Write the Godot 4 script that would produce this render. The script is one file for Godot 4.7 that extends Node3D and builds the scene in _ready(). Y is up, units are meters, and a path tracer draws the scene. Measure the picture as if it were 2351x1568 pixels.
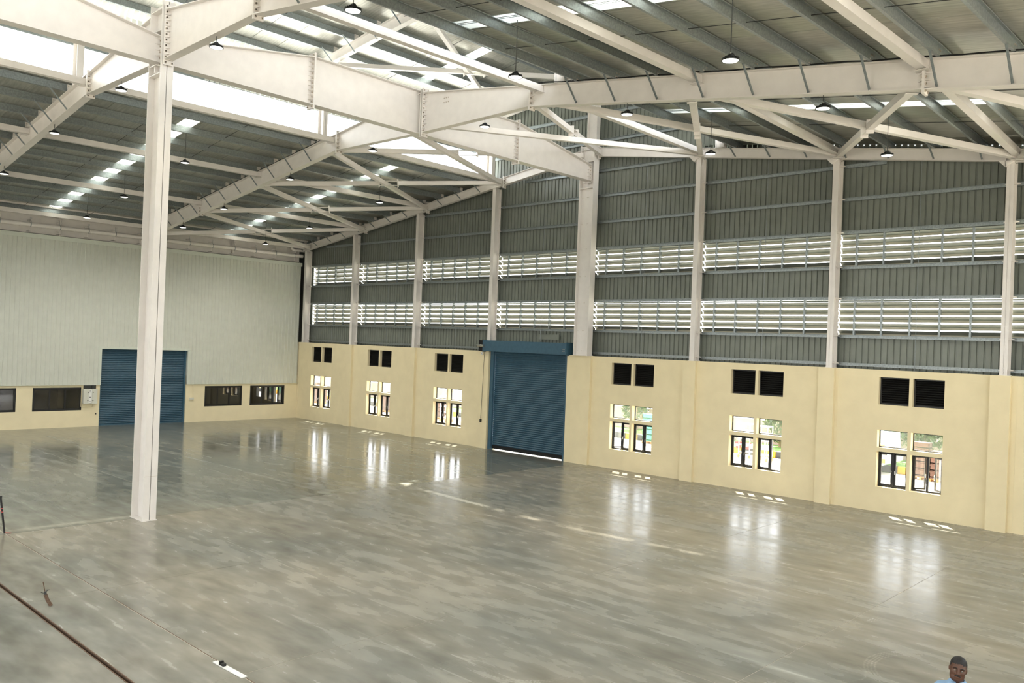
extends Node3D
# An empty steel-framed factory hall. x runs along the gable wall, z from the gable wall towards the viewer, metres, y up.

# ---------------------------------------------------------------- measured grid
const FZ := [0.05, 9.36, 18.09, 27.1, 36.1]            # portal frames
const FX := [21.74, 21.93, 21.75, 21.75, 21.75]        # ridge of each frame
const SLOPE := 0.137
const TOP := 13.137                                     # rafter top at the ridge
const GX := [0.55, 5.3, 10.68, 16.1, 21.74, 26.85, 32.05, 37.15, 42.3]   # gable columns
const WALL_H := 4.5
const BAYS := [[1.43, 3.46], [6.82, 8.86], [12.28, 14.33], [23.12, 25.15], [28.46, 30.45], [33.65, 35.58], [38.8, 40.75]]
const ORD := ["first", "second", "third", "fourth", "fifth", "sixth", "seventh", "eighth", "ninth", "tenth", "eleventh", "twelfth", "thirteenth", "fourteenth", "fifteenth", "sixteenth"]

var M := {}
var names := {}
var rng := RandomNumberGenerator.new()


# ---------------------------------------------------------------- mesh builder
class MB:
	var v := PackedVector3Array()
	var n := PackedVector3Array()
	var c := PackedColorArray()

	func tri(a: Vector3, b: Vector3, d: Vector3, nn: Vector3) -> void:
		v.append(a)
		if nn.dot((d - a).cross(b - a)) < 0.0:
			v.append(d)
			v.append(b)
		else:
			v.append(b)
			v.append(d)
		n.append(nn)
		n.append(nn)
		n.append(nn)

	func tri3(a: Vector3, b: Vector3, d: Vector3, na: Vector3, nb: Vector3, nd: Vector3) -> void:
		v.append(a)
		n.append(na)
		if (na + nb + nd).dot((d - a).cross(b - a)) < 0.0:
			v.append(d)
			v.append(b)
			n.append(nd)
			n.append(nb)
		else:
			v.append(b)
			v.append(d)
			n.append(nb)
			n.append(nd)

	func quad(a: Vector3, b: Vector3, d: Vector3, e: Vector3, nn: Vector3) -> void:
		tri(a, b, d, nn)
		tri(a, d, e, nn)

	func box(p: Vector3, s: Vector3, b := Basis()) -> void:
		var x := b.x * s.x * 0.5
		var y := b.y * s.y * 0.5
		var z := b.z * s.z * 0.5
		quad(p + x - y - z, p + x + y - z, p + x + y + z, p + x - y + z, b.x)
		quad(p - x - y - z, p - x + y - z, p - x + y + z, p - x - y + z, -b.x)
		quad(p + y - x - z, p + y + x - z, p + y + x + z, p + y - x + z, b.y)
		quad(p - y - x - z, p - y + x - z, p - y + x + z, p - y - x + z, -b.y)
		quad(p + z - x - y, p + z + x - y, p + z + x + y, p + z - x + y, b.z)
		quad(p - z - x - y, p - z + x - y, p - z + x + y, p - z - x + y, -b.z)

	func span(a: Vector3, b: Vector3) -> void:      # box between two corners
		box((a + b) * 0.5, (b - a).abs())

	func bar(a: Vector3, b: Vector3, w: float, h: float, up := Vector3.UP) -> void:
		var d := (b - a).normalized()
		var x := up.cross(d).normalized()
		box((a + b) * 0.5, Vector3(w, h, (b - a).length()), Basis(x, d.cross(x), d))

	# polygon (x = side, y = up) pushed from a to b
	func ext(poly: PackedVector2Array, a: Vector3, b: Vector3, up := Vector3.UP) -> void:
		var d := (b - a).normalized()
		var x := up.cross(d).normalized()
		var y := d.cross(x)
		var area := 0.0
		var k := poly.size()
		for i in k:
			area += poly[i].cross(poly[(i + 1) % k])
		for i in k:
			var p := poly[i]
			var q := poly[(i + 1) % k]
			var e := (q - p).normalized()
			var m := Vector2(e.y, -e.x) * signf(area)
			var o := x * p.x + y * p.y
			var w := x * q.x + y * q.y
			quad(a + o, a + w, b + w, b + o, x * m.x + y * m.y)
		var t := Geometry2D.triangulate_polygon(poly)
		for i in range(0, t.size(), 3):
			var p0 := x * poly[t[i]].x + y * poly[t[i]].y
			var p1 := x * poly[t[i + 1]].x + y * poly[t[i + 1]].y
			var p2 := x * poly[t[i + 2]].x + y * poly[t[i + 2]].y
			tri(a + p0, a + p1, a + p2, -d)
			tri(b + p0, b + p1, b + p2, d)

	func slab(poly: PackedVector2Array, z0: float, z1: float) -> void:   # polygon in x, y with thickness in z
		var p := PackedVector2Array()
		for q in poly:
			p.append(q)
		ext(p, Vector3(0, 0, z0), Vector3(0, 0, z1), Vector3.UP)

	func slab_zy(poly: PackedVector2Array, x0: float, x1: float) -> void:   # polygon in z, y with thickness in x
		var p := PackedVector2Array()
		for q in poly:
			p.append(Vector2(-q.x, q.y))
		ext(p, Vector3(x0, 0, 0), Vector3(x1, 0, 0), Vector3.UP)

	func tube(pts: Array, r: float, sides := 10, cap := true) -> void:
		var rings := []
		var nrm := []
		var side := Vector3.ZERO
		for i in pts.size():
			var p: Vector3 = pts[i]
			var d: Vector3 = ((pts[min(i + 1, pts.size() - 1)] as Vector3) - (pts[max(i - 1, 0)] as Vector3)).normalized()
			if side == Vector3.ZERO:
				side = d.cross(Vector3.UP if absf(d.y) < 0.9 else Vector3.RIGHT).normalized()
			side = (side - d * side.dot(d)).normalized()
			var u := d.cross(side)
			var ring := []
			var nn := []
			for k in sides:
				var t := TAU * k / sides
				var o := side * cos(t) + u * sin(t)
				ring.append(p + o * r)
				nn.append(o)
			rings.append(ring)
			nrm.append(nn)
		for i in rings.size() - 1:
			for k in sides:
				var m := (k + 1) % sides
				tri3(rings[i][k], rings[i][m], rings[i + 1][m], nrm[i][k], nrm[i][m], nrm[i + 1][m])
				tri3(rings[i][k], rings[i + 1][m], rings[i + 1][k], nrm[i][k], nrm[i + 1][m], nrm[i + 1][k])
		if cap:
			for e in [0, pts.size() - 1]:
				var p: Vector3 = pts[e]
				var d: Vector3 = (p - (pts[1 if e == 0 else e - 1] as Vector3)).normalized()
				for k in sides:
					tri(p, rings[e][k], rings[e][(k + 1) % sides], d)

	# profile of (radius, height) pairs turned round the y axis at o
	func lathe(prof: Array, o: Vector3, sides := 20) -> void:
		for i in prof.size() - 1:
			var a: Vector2 = prof[i]
			var b: Vector2 = prof[i + 1]
			var e := (b - a).normalized()
			for k in sides:
				var t0 := TAU * k / sides
				var t1 := TAU * (k + 1) / sides
				var d0 := Vector3(cos(t0), 0, sin(t0))
				var d1 := Vector3(cos(t1), 0, sin(t1))
				var n0 := d0 * e.y - Vector3.UP * e.x
				var n1 := d1 * e.y - Vector3.UP * e.x
				if a.x > 0.0:
					tri3(o + d0 * a.x + Vector3.UP * a.y, o + d1 * a.x + Vector3.UP * a.y, o + d1 * b.x + Vector3.UP * b.y, n0, n1, n1)
				if b.x > 0.0:
					tri3(o + d0 * a.x + Vector3.UP * a.y, o + d1 * b.x + Vector3.UP * b.y, o + d0 * b.x + Vector3.UP * b.y, n0, n1, n0)

	func mesh(shift := Vector3.ZERO) -> ArrayMesh:
		var w := v
		if shift != Vector3.ZERO:
			w = PackedVector3Array()
			w.resize(v.size())
			for i in v.size():
				w[i] = v[i] - shift
		var a := []
		a.resize(Mesh.ARRAY_MAX)
		a[Mesh.ARRAY_VERTEX] = w
		a[Mesh.ARRAY_NORMAL] = n
		if c.size() == v.size() and c.size() > 0:
			a[Mesh.ARRAY_COLOR] = c
		var m := ArrayMesh.new()
		m.add_surface_from_arrays(Mesh.PRIMITIVE_TRIANGLES, a)
		return m


# ---------------------------------------------------------------- nodes
func numbered(base: String) -> String:
	if not names.has(base):
		names[base] = 0
		return base
	names[base] += 1
	return "%s_%03d" % [base, names[base]]


func origin_of(o: Node) -> Vector3:
	var p := Vector3.ZERO
	while o != self and o != null:
		p += (o as Node3D).position
		o = o.get_parent()
	return p


func thing(called: String, label: String, category: String, at := Vector3.ZERO, group := "", kind := "") -> Node3D:
	var o := Node3D.new()
	o.name = numbered(called)
	o.position = at
	add_child(o)
	tag(o, label, category, group, kind)
	return o


func tag(o: Node, label: String, category: String, group := "", kind := "") -> void:
	o.set_meta("label", label)
	o.set_meta("category", category)
	if group:
		o.set_meta("group", group)
	if kind:
		o.set_meta("kind", kind)


# parts: vertices are given in the hall's coordinates and moved to the parent's origin
func part(called: String, mb: MB, mat: Material, parent: Node3D, kind := "") -> MeshInstance3D:
	var o := MeshInstance3D.new()
	o.name = called
	o.mesh = mb.mesh(origin_of(parent))
	o.material_override = mat
	parent.add_child(o, true)
	if kind:
		o.set_meta("kind", kind)
	return o


func inst(called: String, mesh: Mesh, mat: Material, parent: Node3D, at: Vector3, turn := Basis()) -> MeshInstance3D:
	var o := MeshInstance3D.new()
	o.name = called
	o.mesh = mesh
	o.material_override = mat
	o.transform = Transform3D(turn, at - origin_of(parent))
	parent.add_child(o, true)
	return o


func single(called: String, mb: MB, mat: Material, label: String, category: String, at: Vector3, group := "", kind := "") -> MeshInstance3D:
	var o := MeshInstance3D.new()
	o.name = numbered(called)
	o.mesh = mb.mesh(at)
	o.material_override = mat
	o.position = at
	add_child(o)
	tag(o, label, category, group, kind)
	return o


func bolts(parent: Node3D, pts: Array, axis: Vector3, r := 0.017, h := 0.02) -> void:
	var mb := MB.new()
	var b := Basis()
	var side := axis.cross(Vector3.UP if absf(axis.y) < 0.9 else Vector3.RIGHT).normalized()
	b = Basis(side, axis.cross(side), axis)
	for p in pts:
		mb.box(p, Vector3(r * 2, r * 2, h * 2), b)
		mb.box(p, Vector3(r * 2, r * 2, h * 2), b.rotated(axis.normalized(), PI / 4))
	part("bolt_set", mb, M.bolt, parent, "stuff")


# ---------------------------------------------------------------- materials
func srgb(r: float, g: float, b: float) -> Color:
	return Color(r / 255.0, g / 255.0, b / 255.0)


func noise_tex(seed_: int, freq: float, lo: Color, hi: Color, size := 512, normal := false, octaves := 5) -> NoiseTexture2D:
	var f := FastNoiseLite.new()
	f.seed = seed_
	f.noise_type = FastNoiseLite.TYPE_SIMPLEX_SMOOTH
	f.frequency = freq
	f.fractal_octaves = octaves
	var t := NoiseTexture2D.new()
	t.noise = f
	t.width = size
	t.height = size
	t.seamless = true
	if normal:
		t.as_normal_map = true
		t.bump_strength = 2.0
	else:
		var g := Gradient.new()
		g.set_color(0, lo)
		g.set_color(1, hi)
		t.color_ramp = g
	return t


func mat(called: String, col: Color, rough := 0.6, metal := 0.0, spec := 0.5) -> StandardMaterial3D:
	var m := StandardMaterial3D.new()
	m.resource_name = called
	m.albedo_color = col
	m.roughness = rough
	m.metallic = metal
	m.metallic_specular = spec
	M[called] = m
	return m


func mottled(called: String, col: Color, amount: float, seed_: int, freq: float, metres: float, rough := 0.6, metal := 0.0) -> StandardMaterial3D:
	var m := mat(called, col, rough, metal)
	m.albedo_color = Color.WHITE
	m.albedo_texture = noise_tex(seed_, freq, col.darkened(amount), col.lightened(amount * 0.6))
	m.uv1_triplanar = true
	m.uv1_world_triplanar = true
	m.uv1_scale = Vector3.ONE / metres
	return m


func make_materials() -> void:
	mottled("steel", srgb(228, 223, 217), 0.035, 3, 0.012, 3.0, 0.42)
	mottled("plaster", srgb(230, 216, 177), 0.03, 5, 0.01, 4.0, 0.75)
	mottled("plaster_fresh", srgb(231, 218, 181), 0.03, 6, 0.01, 4.0, 0.75)
	mottled("galvanised", srgb(154, 163, 164), 0.16, 7, 0.03, 1.2, 0.38, 0.55)
	mottled("cladding", srgb(118, 123, 114), 0.05, 9, 0.01, 3.0, 0.45, 0.1)
	mottled("panel", srgb(203, 205, 193), 0.03, 10, 0.01, 3.0, 0.4)
	mottled("flashing", srgb(203, 208, 195), 0.03, 11, 0.01, 3.0, 0.4)
	mottled("shutter", srgb(44, 78, 97), 0.08, 12, 0.02, 2.0, 0.38)
	mottled("hood", srgb(52, 88, 108), 0.06, 13, 0.02, 2.0, 0.45)
	var foil := mottled("foil", srgb(190, 190, 180), 0.18, 14, 0.02, 2.2, 0.36, 0.65)
	foil.uv1_scale = Vector3(0.12, 0.5, 1.1)
	mat("roof_outer", srgb(226, 228, 226), 0.5)
	mat("black", srgb(18, 18, 17), 0.45)
	mat("black_paint", srgb(26, 26, 25), 0.4)
	mat("rubber", srgb(12, 12, 12), 0.8)
	mat("chrome", srgb(205, 205, 200), 0.25, 0.9)
	mat("bolt", srgb(196, 184, 168), 0.5, 0.1)
	mat("dark_steel", srgb(70, 72, 70), 0.5, 0.4)
	mat("white_paint", srgb(232, 232, 226), 0.45)
	mat("cabinet_grey", srgb(206, 206, 192), 0.45)
	mat("louver_cream", srgb(178, 173, 152), 0.5)
	mat("lamp_body", srgb(30, 32, 33), 0.4, 0.3)
	var g := mat("glass", Color(0.93, 0.97, 0.95, 0.06), 0.02)
	g.transparency = BaseMaterial3D.TRANSPARENCY_ALPHA
	var gd := mat("glass_dusty", Color(0.75, 0.8, 0.76, 0.1), 0.08)
	gd.transparency = BaseMaterial3D.TRANSPARENCY_ALPHA
	var gt := mat("glass_tinted", Color(0.05, 0.06, 0.06, 0.35), 0.03)
	gt.transparency = BaseMaterial3D.TRANSPARENCY_ALPHA
	var sk := mat("skylight", srgb(250, 250, 248), 0.5)
	sk.backlight_enabled = true
	sk.backlight = Color(0.92, 0.93, 0.92)
	var fa := mat("translucent", srgb(232, 234, 228), 0.5)
	fa.backlight_enabled = true
	fa.backlight = Color(0.10, 0.11, 0.10)
	var lens := mat("lamp_lens", srgb(250, 250, 245), 0.4)
	lens.emission_enabled = true
	lens.emission = Color(1.0, 0.99, 0.95)
	lens.emission_energy_multiplier = 3.0


func streaks(f: FastNoiseLite, w: int, h: int, side: int) -> PackedByteArray:
	var im := f.get_image(w, h)
	im.convert(Image.FORMAT_L8)
	im.resize(side, side, Image.INTERPOLATE_CUBIC)
	return im.get_data()


func make_floor_materials() -> void:
	# power-floated concrete: cloudy patches, trowel streaks along x, pale scuffs and dust
	var side := 2048
	var size := 48.0                                   # metres covered
	var f := FastNoiseLite.new()
	f.noise_type = FastNoiseLite.TYPE_SIMPLEX_SMOOTH
	f.fractal_octaves = 5
	f.seed = 21
	f.frequency = 0.012
	var cloud := streaks(f, 512, 512, side)
	f.seed = 22
	f.frequency = 0.02
	var trowel := streaks(f, 160, 1024, side)
	f.seed = 23
	f.frequency = 0.05
	var fine := streaks(f, 700, 2048, side)
	f.seed = 24
	f.frequency = 0.03
	f.fractal_octaves = 4
	var drag := streaks(f, 300, 2048, side)
	var dust := PackedFloat32Array()
	dust.resize(side * side)
	var r := RandomNumberGenerator.new()
	r.seed = 77
	# long pale scuffs left by dragged machines
	for k in 460:
		var x0 := r.randf() * side
		var z0 := r.randf() * side
		var ln := int(r.randf_range(40, 620))
		var a := r.randf_range(-0.03, 0.05)
		var amp := r.randf_range(0.02, 0.15)
		var wid := r.randi_range(0, 1)
		if r.randf() < 0.08:
			wid = r.randi_range(4, 10)
			amp *= 0.45
		for i in ln:
			var px := int(x0 + i)
			var pz := int(z0 + a * i + sin(i * 0.01 + k) * 1.5)
			var fade := sin(PI * i / ln) * (0.6 + 0.4 * sin(i * 0.13 + k))
			for w in range(-wid, wid + 1):
				if px >= 0 and px < side and pz + w >= 0 and pz + w < side:
					dust[(pz + w) * side + px] += amp * fade * (1.0 - absf(w) / (wid + 1.0)) * (0.5 + fine[(pz + w) * side + px] / 255.0)
	# swirls of the polishing machine
	for k in 60:
		var cx := r.randf() * side
		var cz := r.randf() * side
		var rad := r.randf_range(12, 46)
		var t0 := r.randf() * TAU
		var arc := r.randf_range(1.2, 4.5)
		var amp := r.randf_range(0.03, 0.1)
		for lane in r.randi_range(1, 5):
			var rr := rad + lane * 2.2
			for i in int(arc * rr):
				var t := t0 + i / rr
				var px := int(cx + cos(t) * rr)
				var pz := int(cz + sin(t) * rr)
				if px >= 0 and px < side and pz >= 0 and pz < side:
					dust[pz * side + px] += amp * sin(PI * i / (arc * rr))
	var out := PackedByteArray()
	out.resize(side * side * 3)
	var rough := PackedByteArray()
	rough.resize(side * side)
	for i in side * side:
		var c0 := cloud[i] / 255.0 - 0.5
		var t0 := trowel[i] / 255.0 - 0.5
		var f0 := fine[i] / 255.0 - 0.5
		var r0 := drag[i] / 255.0 - 0.5
		var d := dust[i]
		var k := 0.515 + c0 * 0.10 + t0 * 0.03 + f0 * 0.15 + r0 * 0.07 + minf(d, 0.3) * 0.8
		var warm := c0 * 0.03 - t0 * 0.02
		out[i * 3] = clampi(int((k + 0.008 + warm) * 255.0), 0, 255)
		out[i * 3 + 1] = clampi(int(k * 255.0), 0, 255)
		out[i * 3 + 2] = clampi(int((k - 0.042 - warm) * 255.0), 0, 255)
		rough[i] = clampi(int((0.5 + t0 * 0.2 + f0 * 0.25 + minf(d, 0.3) * 0.9 + r0 * 0.15) * 255.0), 0, 255)
	var tex := ImageTexture.create_from_image(Image.create_from_data(side, side, false, Image.FORMAT_RGB8, out))
	var rt := ImageTexture.create_from_image(Image.create_from_data(side, side, false, Image.FORMAT_L8, rough))
	for e in [["floor_polished", 0.20], ["floor_dull", 0.34], ["floor_near", 0.30]]:
		var m := mat(e[0], Color.WHITE, e[1], 0.0, 0.3)
		m.albedo_texture = tex
		m.roughness_texture = rt
		m.roughness_texture_channel = BaseMaterial3D.TEXTURE_CHANNEL_RED
		m.uv1_triplanar = true
		m.uv1_world_triplanar = true
		m.uv1_scale = Vector3.ONE / size
	M.floor_polished.roughness = 0.3
	M.floor_dull.roughness = 0.52
	M.floor_near.roughness = 0.46
	M.floor_polished.albedo_color = srgb(222, 228, 230)
	mottled("joint", srgb(186, 178, 162), 0.15, 31, 0.03, 1.0, 0.9)
	mottled("rust", srgb(104, 78, 58), 0.25, 32, 0.05, 0.6, 0.8, 0.2)
	mottled("ground", srgb(196, 190, 180), 0.08, 33, 0.01, 6.0, 0.9)


# ---------------------------------------------------------------- start
func _ready() -> void:
	rng.seed = 4
	# camera, sky, sun, exposure
	var cam := Camera3D.new()
	cam.name = "camera"
	cam.position = Vector3(43.3986, 4.8749, 27.3117)
	cam.rotation = Vector3(deg_to_rad(0.1689), deg_to_rad(43.4835), deg_to_rad(2.1872))
	cam.fov = 44.549
	cam.near = 0.05
	cam.far = 400.0
	add_child(cam)
	cam.current = true
	var env := Environment.new()
	env.background_mode = Environment.BG_SKY
	var sky := Sky.new()
	var ps := ProceduralSkyMaterial.new()
	ps.sky_top_color = srgb(226, 233, 240)
	ps.sky_horizon_color = srgb(250, 250, 250)
	ps.sky_curve = 0.2
	ps.ground_bottom_color = srgb(150, 148, 140)
	ps.ground_horizon_color = srgb(220, 220, 215)
	ps.sun_angle_max = 1.0
	ps.sky_energy_multiplier = 1.0
	sky.sky_material = ps
	env.sky = sky
	env.background_energy_multiplier = 6.2
	env.tonemap_mode = Environment.TONE_MAPPER_LINEAR
	env.tonemap_exposure = 1.25
	env.sdfgi_enabled = true
	env.ssao_enabled = true
	env.ssil_enabled = true
	var we := WorldEnvironment.new()
	we.name = "world_environment"
	we.environment = env
	add_child(we)
	var sun := DirectionalLight3D.new()
	sun.name = "sun"
	sun.light_color = Color(1.0, 0.965, 0.9)
	sun.light_energy = 10.0
	sun.light_angular_distance = 0.6
	sun.shadow_enabled = true
	add_child(sun)
	sun.look_at_from_position(Vector3(0, 60, 0), Vector3(0, 60, 0) + Vector3(0.69, -1.587, 1.0), Vector3.UP)

	make_materials()
	make_floor_materials()
	floor_and_ground()
	wall_right()
	wall_left()
	walls_behind()
	roofs()
	frames()
	gable_steel()
	struts_and_braces()
	eave_girder_and_pipe()
	doors()
	lamps()
	small_things()
	yard()
	person()


# ---------------------------------------------------------------- floor
func floor_and_ground() -> void:
	var fl := thing("floor", "grey polished concrete floor slab crossed by thin saw-cut joints", "floor", Vector3.ZERO, "", "structure")
	var base := MB.new()
	base.span(Vector3(-0.3, -0.3, -0.3), Vector3(46.3, -0.003, 22.38))
	base.span(Vector3(-0.3, -0.3, 22.52), Vector3(46.3, -0.003, 36.4))
	part("joint_filler", base, M.joint, fl)
	var xs := [-0.3, 5.45, 10.85, 16.2, 21.62, 27.25, 32.5, 37.45, 42.5, 46.3]
	var zs := [-0.3, 16.2, 21.2, 22.45, 29.5, 36.4]
	for i in xs.size() - 1:
		for j in zs.size() - 1:
			var mb := MB.new()
			var gx := 0.006
			var gz0 := 0.006
			var gz1 := 0.006
			if j == 2:
				gz1 = 0.028
				gz0 = 0.012
			if j == 3:
				gz0 = 0.028
			if j == 1:
				gz1 = 0.012
			mb.span(Vector3(xs[i] + gx, -0.15, zs[j] + gz0), Vector3(xs[i + 1] - gx, 0.0, zs[j + 1] - gz1))
			part("slab", mb, M.floor_polished if xs[i] < 21.0 else (M.floor_dull if j < 2 else M.floor_near), fl)
	var tj := MB.new()
	tj.span(Vector3(-0.3, -0.3, 22.38), Vector3(46.3, -0.08, 22.52))
	part("joint_bed", tj, M.rust, fl)
	# rusty steel edge angles along the trench joint
	var tr := MB.new()
	for z in [22.415, 22.485]:
		tr.span(Vector3(21.7, -0.1, z - 0.008), Vector3(46.3, 0.003, z + 0.008))
	tr.span(Vector3(21.7, -0.1, 21.188), Vector3(46.3, 0.002, 21.196))
	part("edge_angle", tr, M.rust, fl)
	var g := MB.new()
	g.span(Vector3(-90, -0.7, -120), Vector3(110, -0.32, 90))
	single("ground", g, M.ground, "pale sunlit concrete yard outside the windows", "ground", Vector3.ZERO, "", "structure")
	var ap := MB.new()
	ap.span(Vector3(-30, -0.32, -10.4), Vector3(60, -0.1, -0.301))
	single("pavement", ap, M.ground, "pale concrete driveway running along the outside of the gable wall", "pavement", Vector3.ZERO, "", "structure")


# boxes that fill a rectangle (u, y) except the openings; put(u0, y0, u1, y1) makes each box
func around(u0: float, y0: float, u1: float, y1: float, holes: Array, put: Callable) -> void:
	var ys := [y0, y1]
	for h in holes:
		for k in [h[1], h[3]]:
			if k > y0 and k < y1 and not ys.has(k):
				ys.append(k)
	ys.sort()
	for j in ys.size() - 1:
		var mid: float = (ys[j] + ys[j + 1]) * 0.5
		var cuts := []
		for h in holes:
			if mid > h[1] and mid < h[3]:
				cuts.append([h[0], h[2]])
		cuts.sort_custom(func(a, b): return a[0] < b[0])
		var at := u0
		for q in cuts:
			if q[0] > at:
				put.call(at, ys[j], q[0], ys[j + 1])
			at = maxf(at, q[1])
		if at < u1:
			put.call(at, ys[j], u1, ys[j + 1])


# ---------------------------------------------------------------- gable wall
const LV := [3.40, 4.27]
const TR := [2.04, 2.60]
const CS := [0.79, 1.91]
const DOOR_G := [16.37, 20.75]
const BAY_NAME := ["in the bay at the far corner", "in the second bay from the far corner", "in the bay left of the blue shutter", "in the bay right of the blue shutter", "in the second bay right of the blue shutter", "in the third bay right of the blue shutter", "in the last bay beyond the photo's edge"]


func gable_top(x: float) -> float:
	return 13.162 - SLOPE * absf(x - 21.74)


func wall_right() -> void:
	var w := thing("wall_right", "gable wall, cream plaster below and ribbed grey metal cladding above", "wall", Vector3.ZERO, "", "structure")
	var holes := []
	for b in BAYS:
		var wd: float = (b[1] - b[0] - 0.105) * 0.5
		for k in 2:
			var l: float = b[0] + k * (wd + 0.105)
			for r in [LV, TR, CS]:
				holes.append([l, r[0], l + wd, r[1]])
	holes.append([DOOR_G[0], -0.3, DOOR_G[1], 4.5])
	var mb := MB.new()
	around(-0.4, -0.3, 46.3, WALL_H, holes, func(a, b, c, d): mb.span(Vector3(a, b, -0.3), Vector3(c, d, 0.0)))
	part("masonry", mb, M.plaster, w)
	# pilasters below the columns
	for i in range(1, GX.size()):
		if i == 4:
			continue
		var p := MB.new()
		var x: float = GX[i] - 0.06
		var l := x - 0.27
		var r := x + 0.26
		if i == 3:
			l = 15.55
			r = 16.18
		p.span(Vector3(l, 0, 0), Vector3(r, WALL_H, 0.13))
		part("pilaster", p, M.plaster, w)
	var p4 := MB.new()
	p4.span(Vector3(20.87, 0, 0.0), Vector3(22.12, WALL_H, 0.13))
	part("pilaster", p4, M.plaster, w)
	# shallow joints between plaster lifts: thin raised lips of paint
	for b in BAYS:
		var i0: float = b[0] - 1.3
		var i1: float = b[1] + 1.35
		var jn := MB.new()
		for y in [0.79, 1.93, 2.6, 3.39, 4.28]:
			for s in [[i0, b[0] - 0.01], [b[1] + 0.01, i1]]:
				jn.span(Vector3(s[0], y - 0.004, 0.0), Vector3(s[1], y + 0.004, 0.004))
		for x in [i0, i1]:
			jn.span(Vector3(x - 0.004, 0.02, 0.0), Vector3(x + 0.004, 4.28, 0.004))
		part("plaster_joint", jn, M.plaster_fresh, w)
	# metal cladding sheets, one metre cover width, between the louver bands and up to the roof
	for band in [[4.44, 5.56], [6.80, 7.84], [8.98, 99.0]]:
		var x := -0.4
		while x < 45.5:
			var m := MB.new()
			ribbed(m, x, x + 1.0, band[0], func(u): return minf(band[1], gable_top(u) + 0.235), -0.5, -0.034, 0.2)
			part("cladding_sheet", m, M.cladding, w)
			x += 1.0
	var bf := MB.new()
	bf.span(Vector3(-0.4, 4.40, -0.56), Vector3(46.3, 4.43, -0.28))
	part("base_flashing", bf, M.cladding, w)
	var cn := MB.new()
	cn.span(Vector3(-1.3, 2.9, -0.56), Vector3(-0.3, 10.75, -0.52))
	cn.span(Vector3(-0.45, 4.4, -0.56), Vector3(0.5, 10.6, -0.52))
	part("corner_flashing", cn, M.cladding, w)
	# monitor gable
	var xm := 15.0
	while xm < 28.4:
		var m := MB.new()
		ribbed(m, xm, xm + 1.0, gable_top(xm + 0.5) + 0.1, func(u): return 16.5 - 0.135 * absf(u - 21.74), -0.5, -0.034, 0.2)
		part("cladding_sheet", m, M.cladding, w)
		xm += 1.0
	windows()
	louvers()


# ribbed sheet along x at plane z, ribs of depth d
func ribbed(mb: MB, x0: float, x1: float, y0: float, top: Callable, z: float, d: float, pitch: float) -> void:
	var pts := [Vector2(x0, 0.0)]
	var x := x0 + pitch * 0.5
	while x < x1 - 0.02:
		pts.append(Vector2(x - 0.028, 0.0))
		pts.append(Vector2(x - 0.014, d))
		pts.append(Vector2(x + 0.014, d))
		pts.append(Vector2(x + 0.028, 0.0))
		x += pitch
	pts.append(Vector2(x1, 0.0))
	for i in pts.size() - 1:
		var a: Vector2 = pts[i]
		var b: Vector2 = pts[i + 1]
		var e := (b - a).normalized()
		var nn := Vector3(-e.y, 0, e.x)
		mb.quad(Vector3(a.x, y0, z + a.y), Vector3(b.x, y0, z + b.y), Vector3(b.x, top.call(b.x), z + b.y), Vector3(a.x, top.call(a.x), z + a.y), nn)


func windows() -> void:
	var wn := 0
	for bi in BAYS.size():
		var b: Array = BAYS[bi]
		var wd: float = (b[1] - b[0] - 0.105) * 0.5
		for k in 2:
			var l: float = b[0] + k * (wd + 0.105)
			var r := l + wd
			var which: String = ["left", "right"][k]
			# louvered vent
			wn += 1
			var v := thing("window_%d" % wn, "black slatted vent, %s of the pair %s" % [which, BAY_NAME[bi]], "vent", Vector3(l, LV[0], -0.16), "black slatted vents high in the cream wall", "structure")
			var fr := MB.new()
			for q in [[l, LV[0], l + 0.045, LV[1]], [r - 0.045, LV[0], r, LV[1]], [l, LV[0], r, LV[0] + 0.05], [l, LV[1] - 0.045, r, LV[1]]]:
				fr.span(Vector3(q[0], q[1], -0.22), Vector3(q[2], q[3], -0.14))
			part("frame", fr, M.black, v)
			for s in 11:
				var y: float = LV[0] + 0.085 + s * 0.0715
				var sl := MB.new()
				sl.bar(Vector3(l + 0.04, y, -0.185), Vector3(r - 0.04, y, -0.185), 0.1, 0.006, Vector3(0, 0.8, 0.62))
				part("slat", sl, M.black_paint, v)
			var bk := MB.new()
			bk.span(Vector3(l, LV[0], -0.30), Vector3(r, LV[1], -0.285))
			part("insect_screen", bk, M.black, v)
			# fixed transom
			wn += 1
			v = thing("window_%d" % wn, "small fixed window, %s of the pair %s" % [which, BAY_NAME[bi]], "window", Vector3(l, TR[0], -0.16), "small fixed windows above the casements", "structure")
			fr = MB.new()
			for q in [[l, TR[0], l + 0.028, TR[1]], [r - 0.028, TR[0], r, TR[1]], [l, TR[0], r, TR[0] + 0.028], [l, TR[1] - 0.035, r, TR[1]]]:
				fr.span(Vector3(q[0], q[1], -0.25), Vector3(q[2], q[3], -0.2))
			part("frame", fr, M.black_paint, v)
			var gl := MB.new()
			gl.span(Vector3(l + 0.028, TR[0] + 0.028, -0.228), Vector3(r - 0.028, TR[1] - 0.035, -0.224))
			part("pane", gl, M.glass_dusty, v)
			# double casement
			wn += 1
			v = thing("window_%d" % wn, "black double casement window, %s of the pair %s" % [which, BAY_NAME[bi]], "window", Vector3(l, CS[0], -0.16), "black casement windows in the gable wall", "structure")
			casement(v, l, r, [bi == 3 and k == 0, bi == 5 and k == 1], bi == 4 and k == 1)


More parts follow.
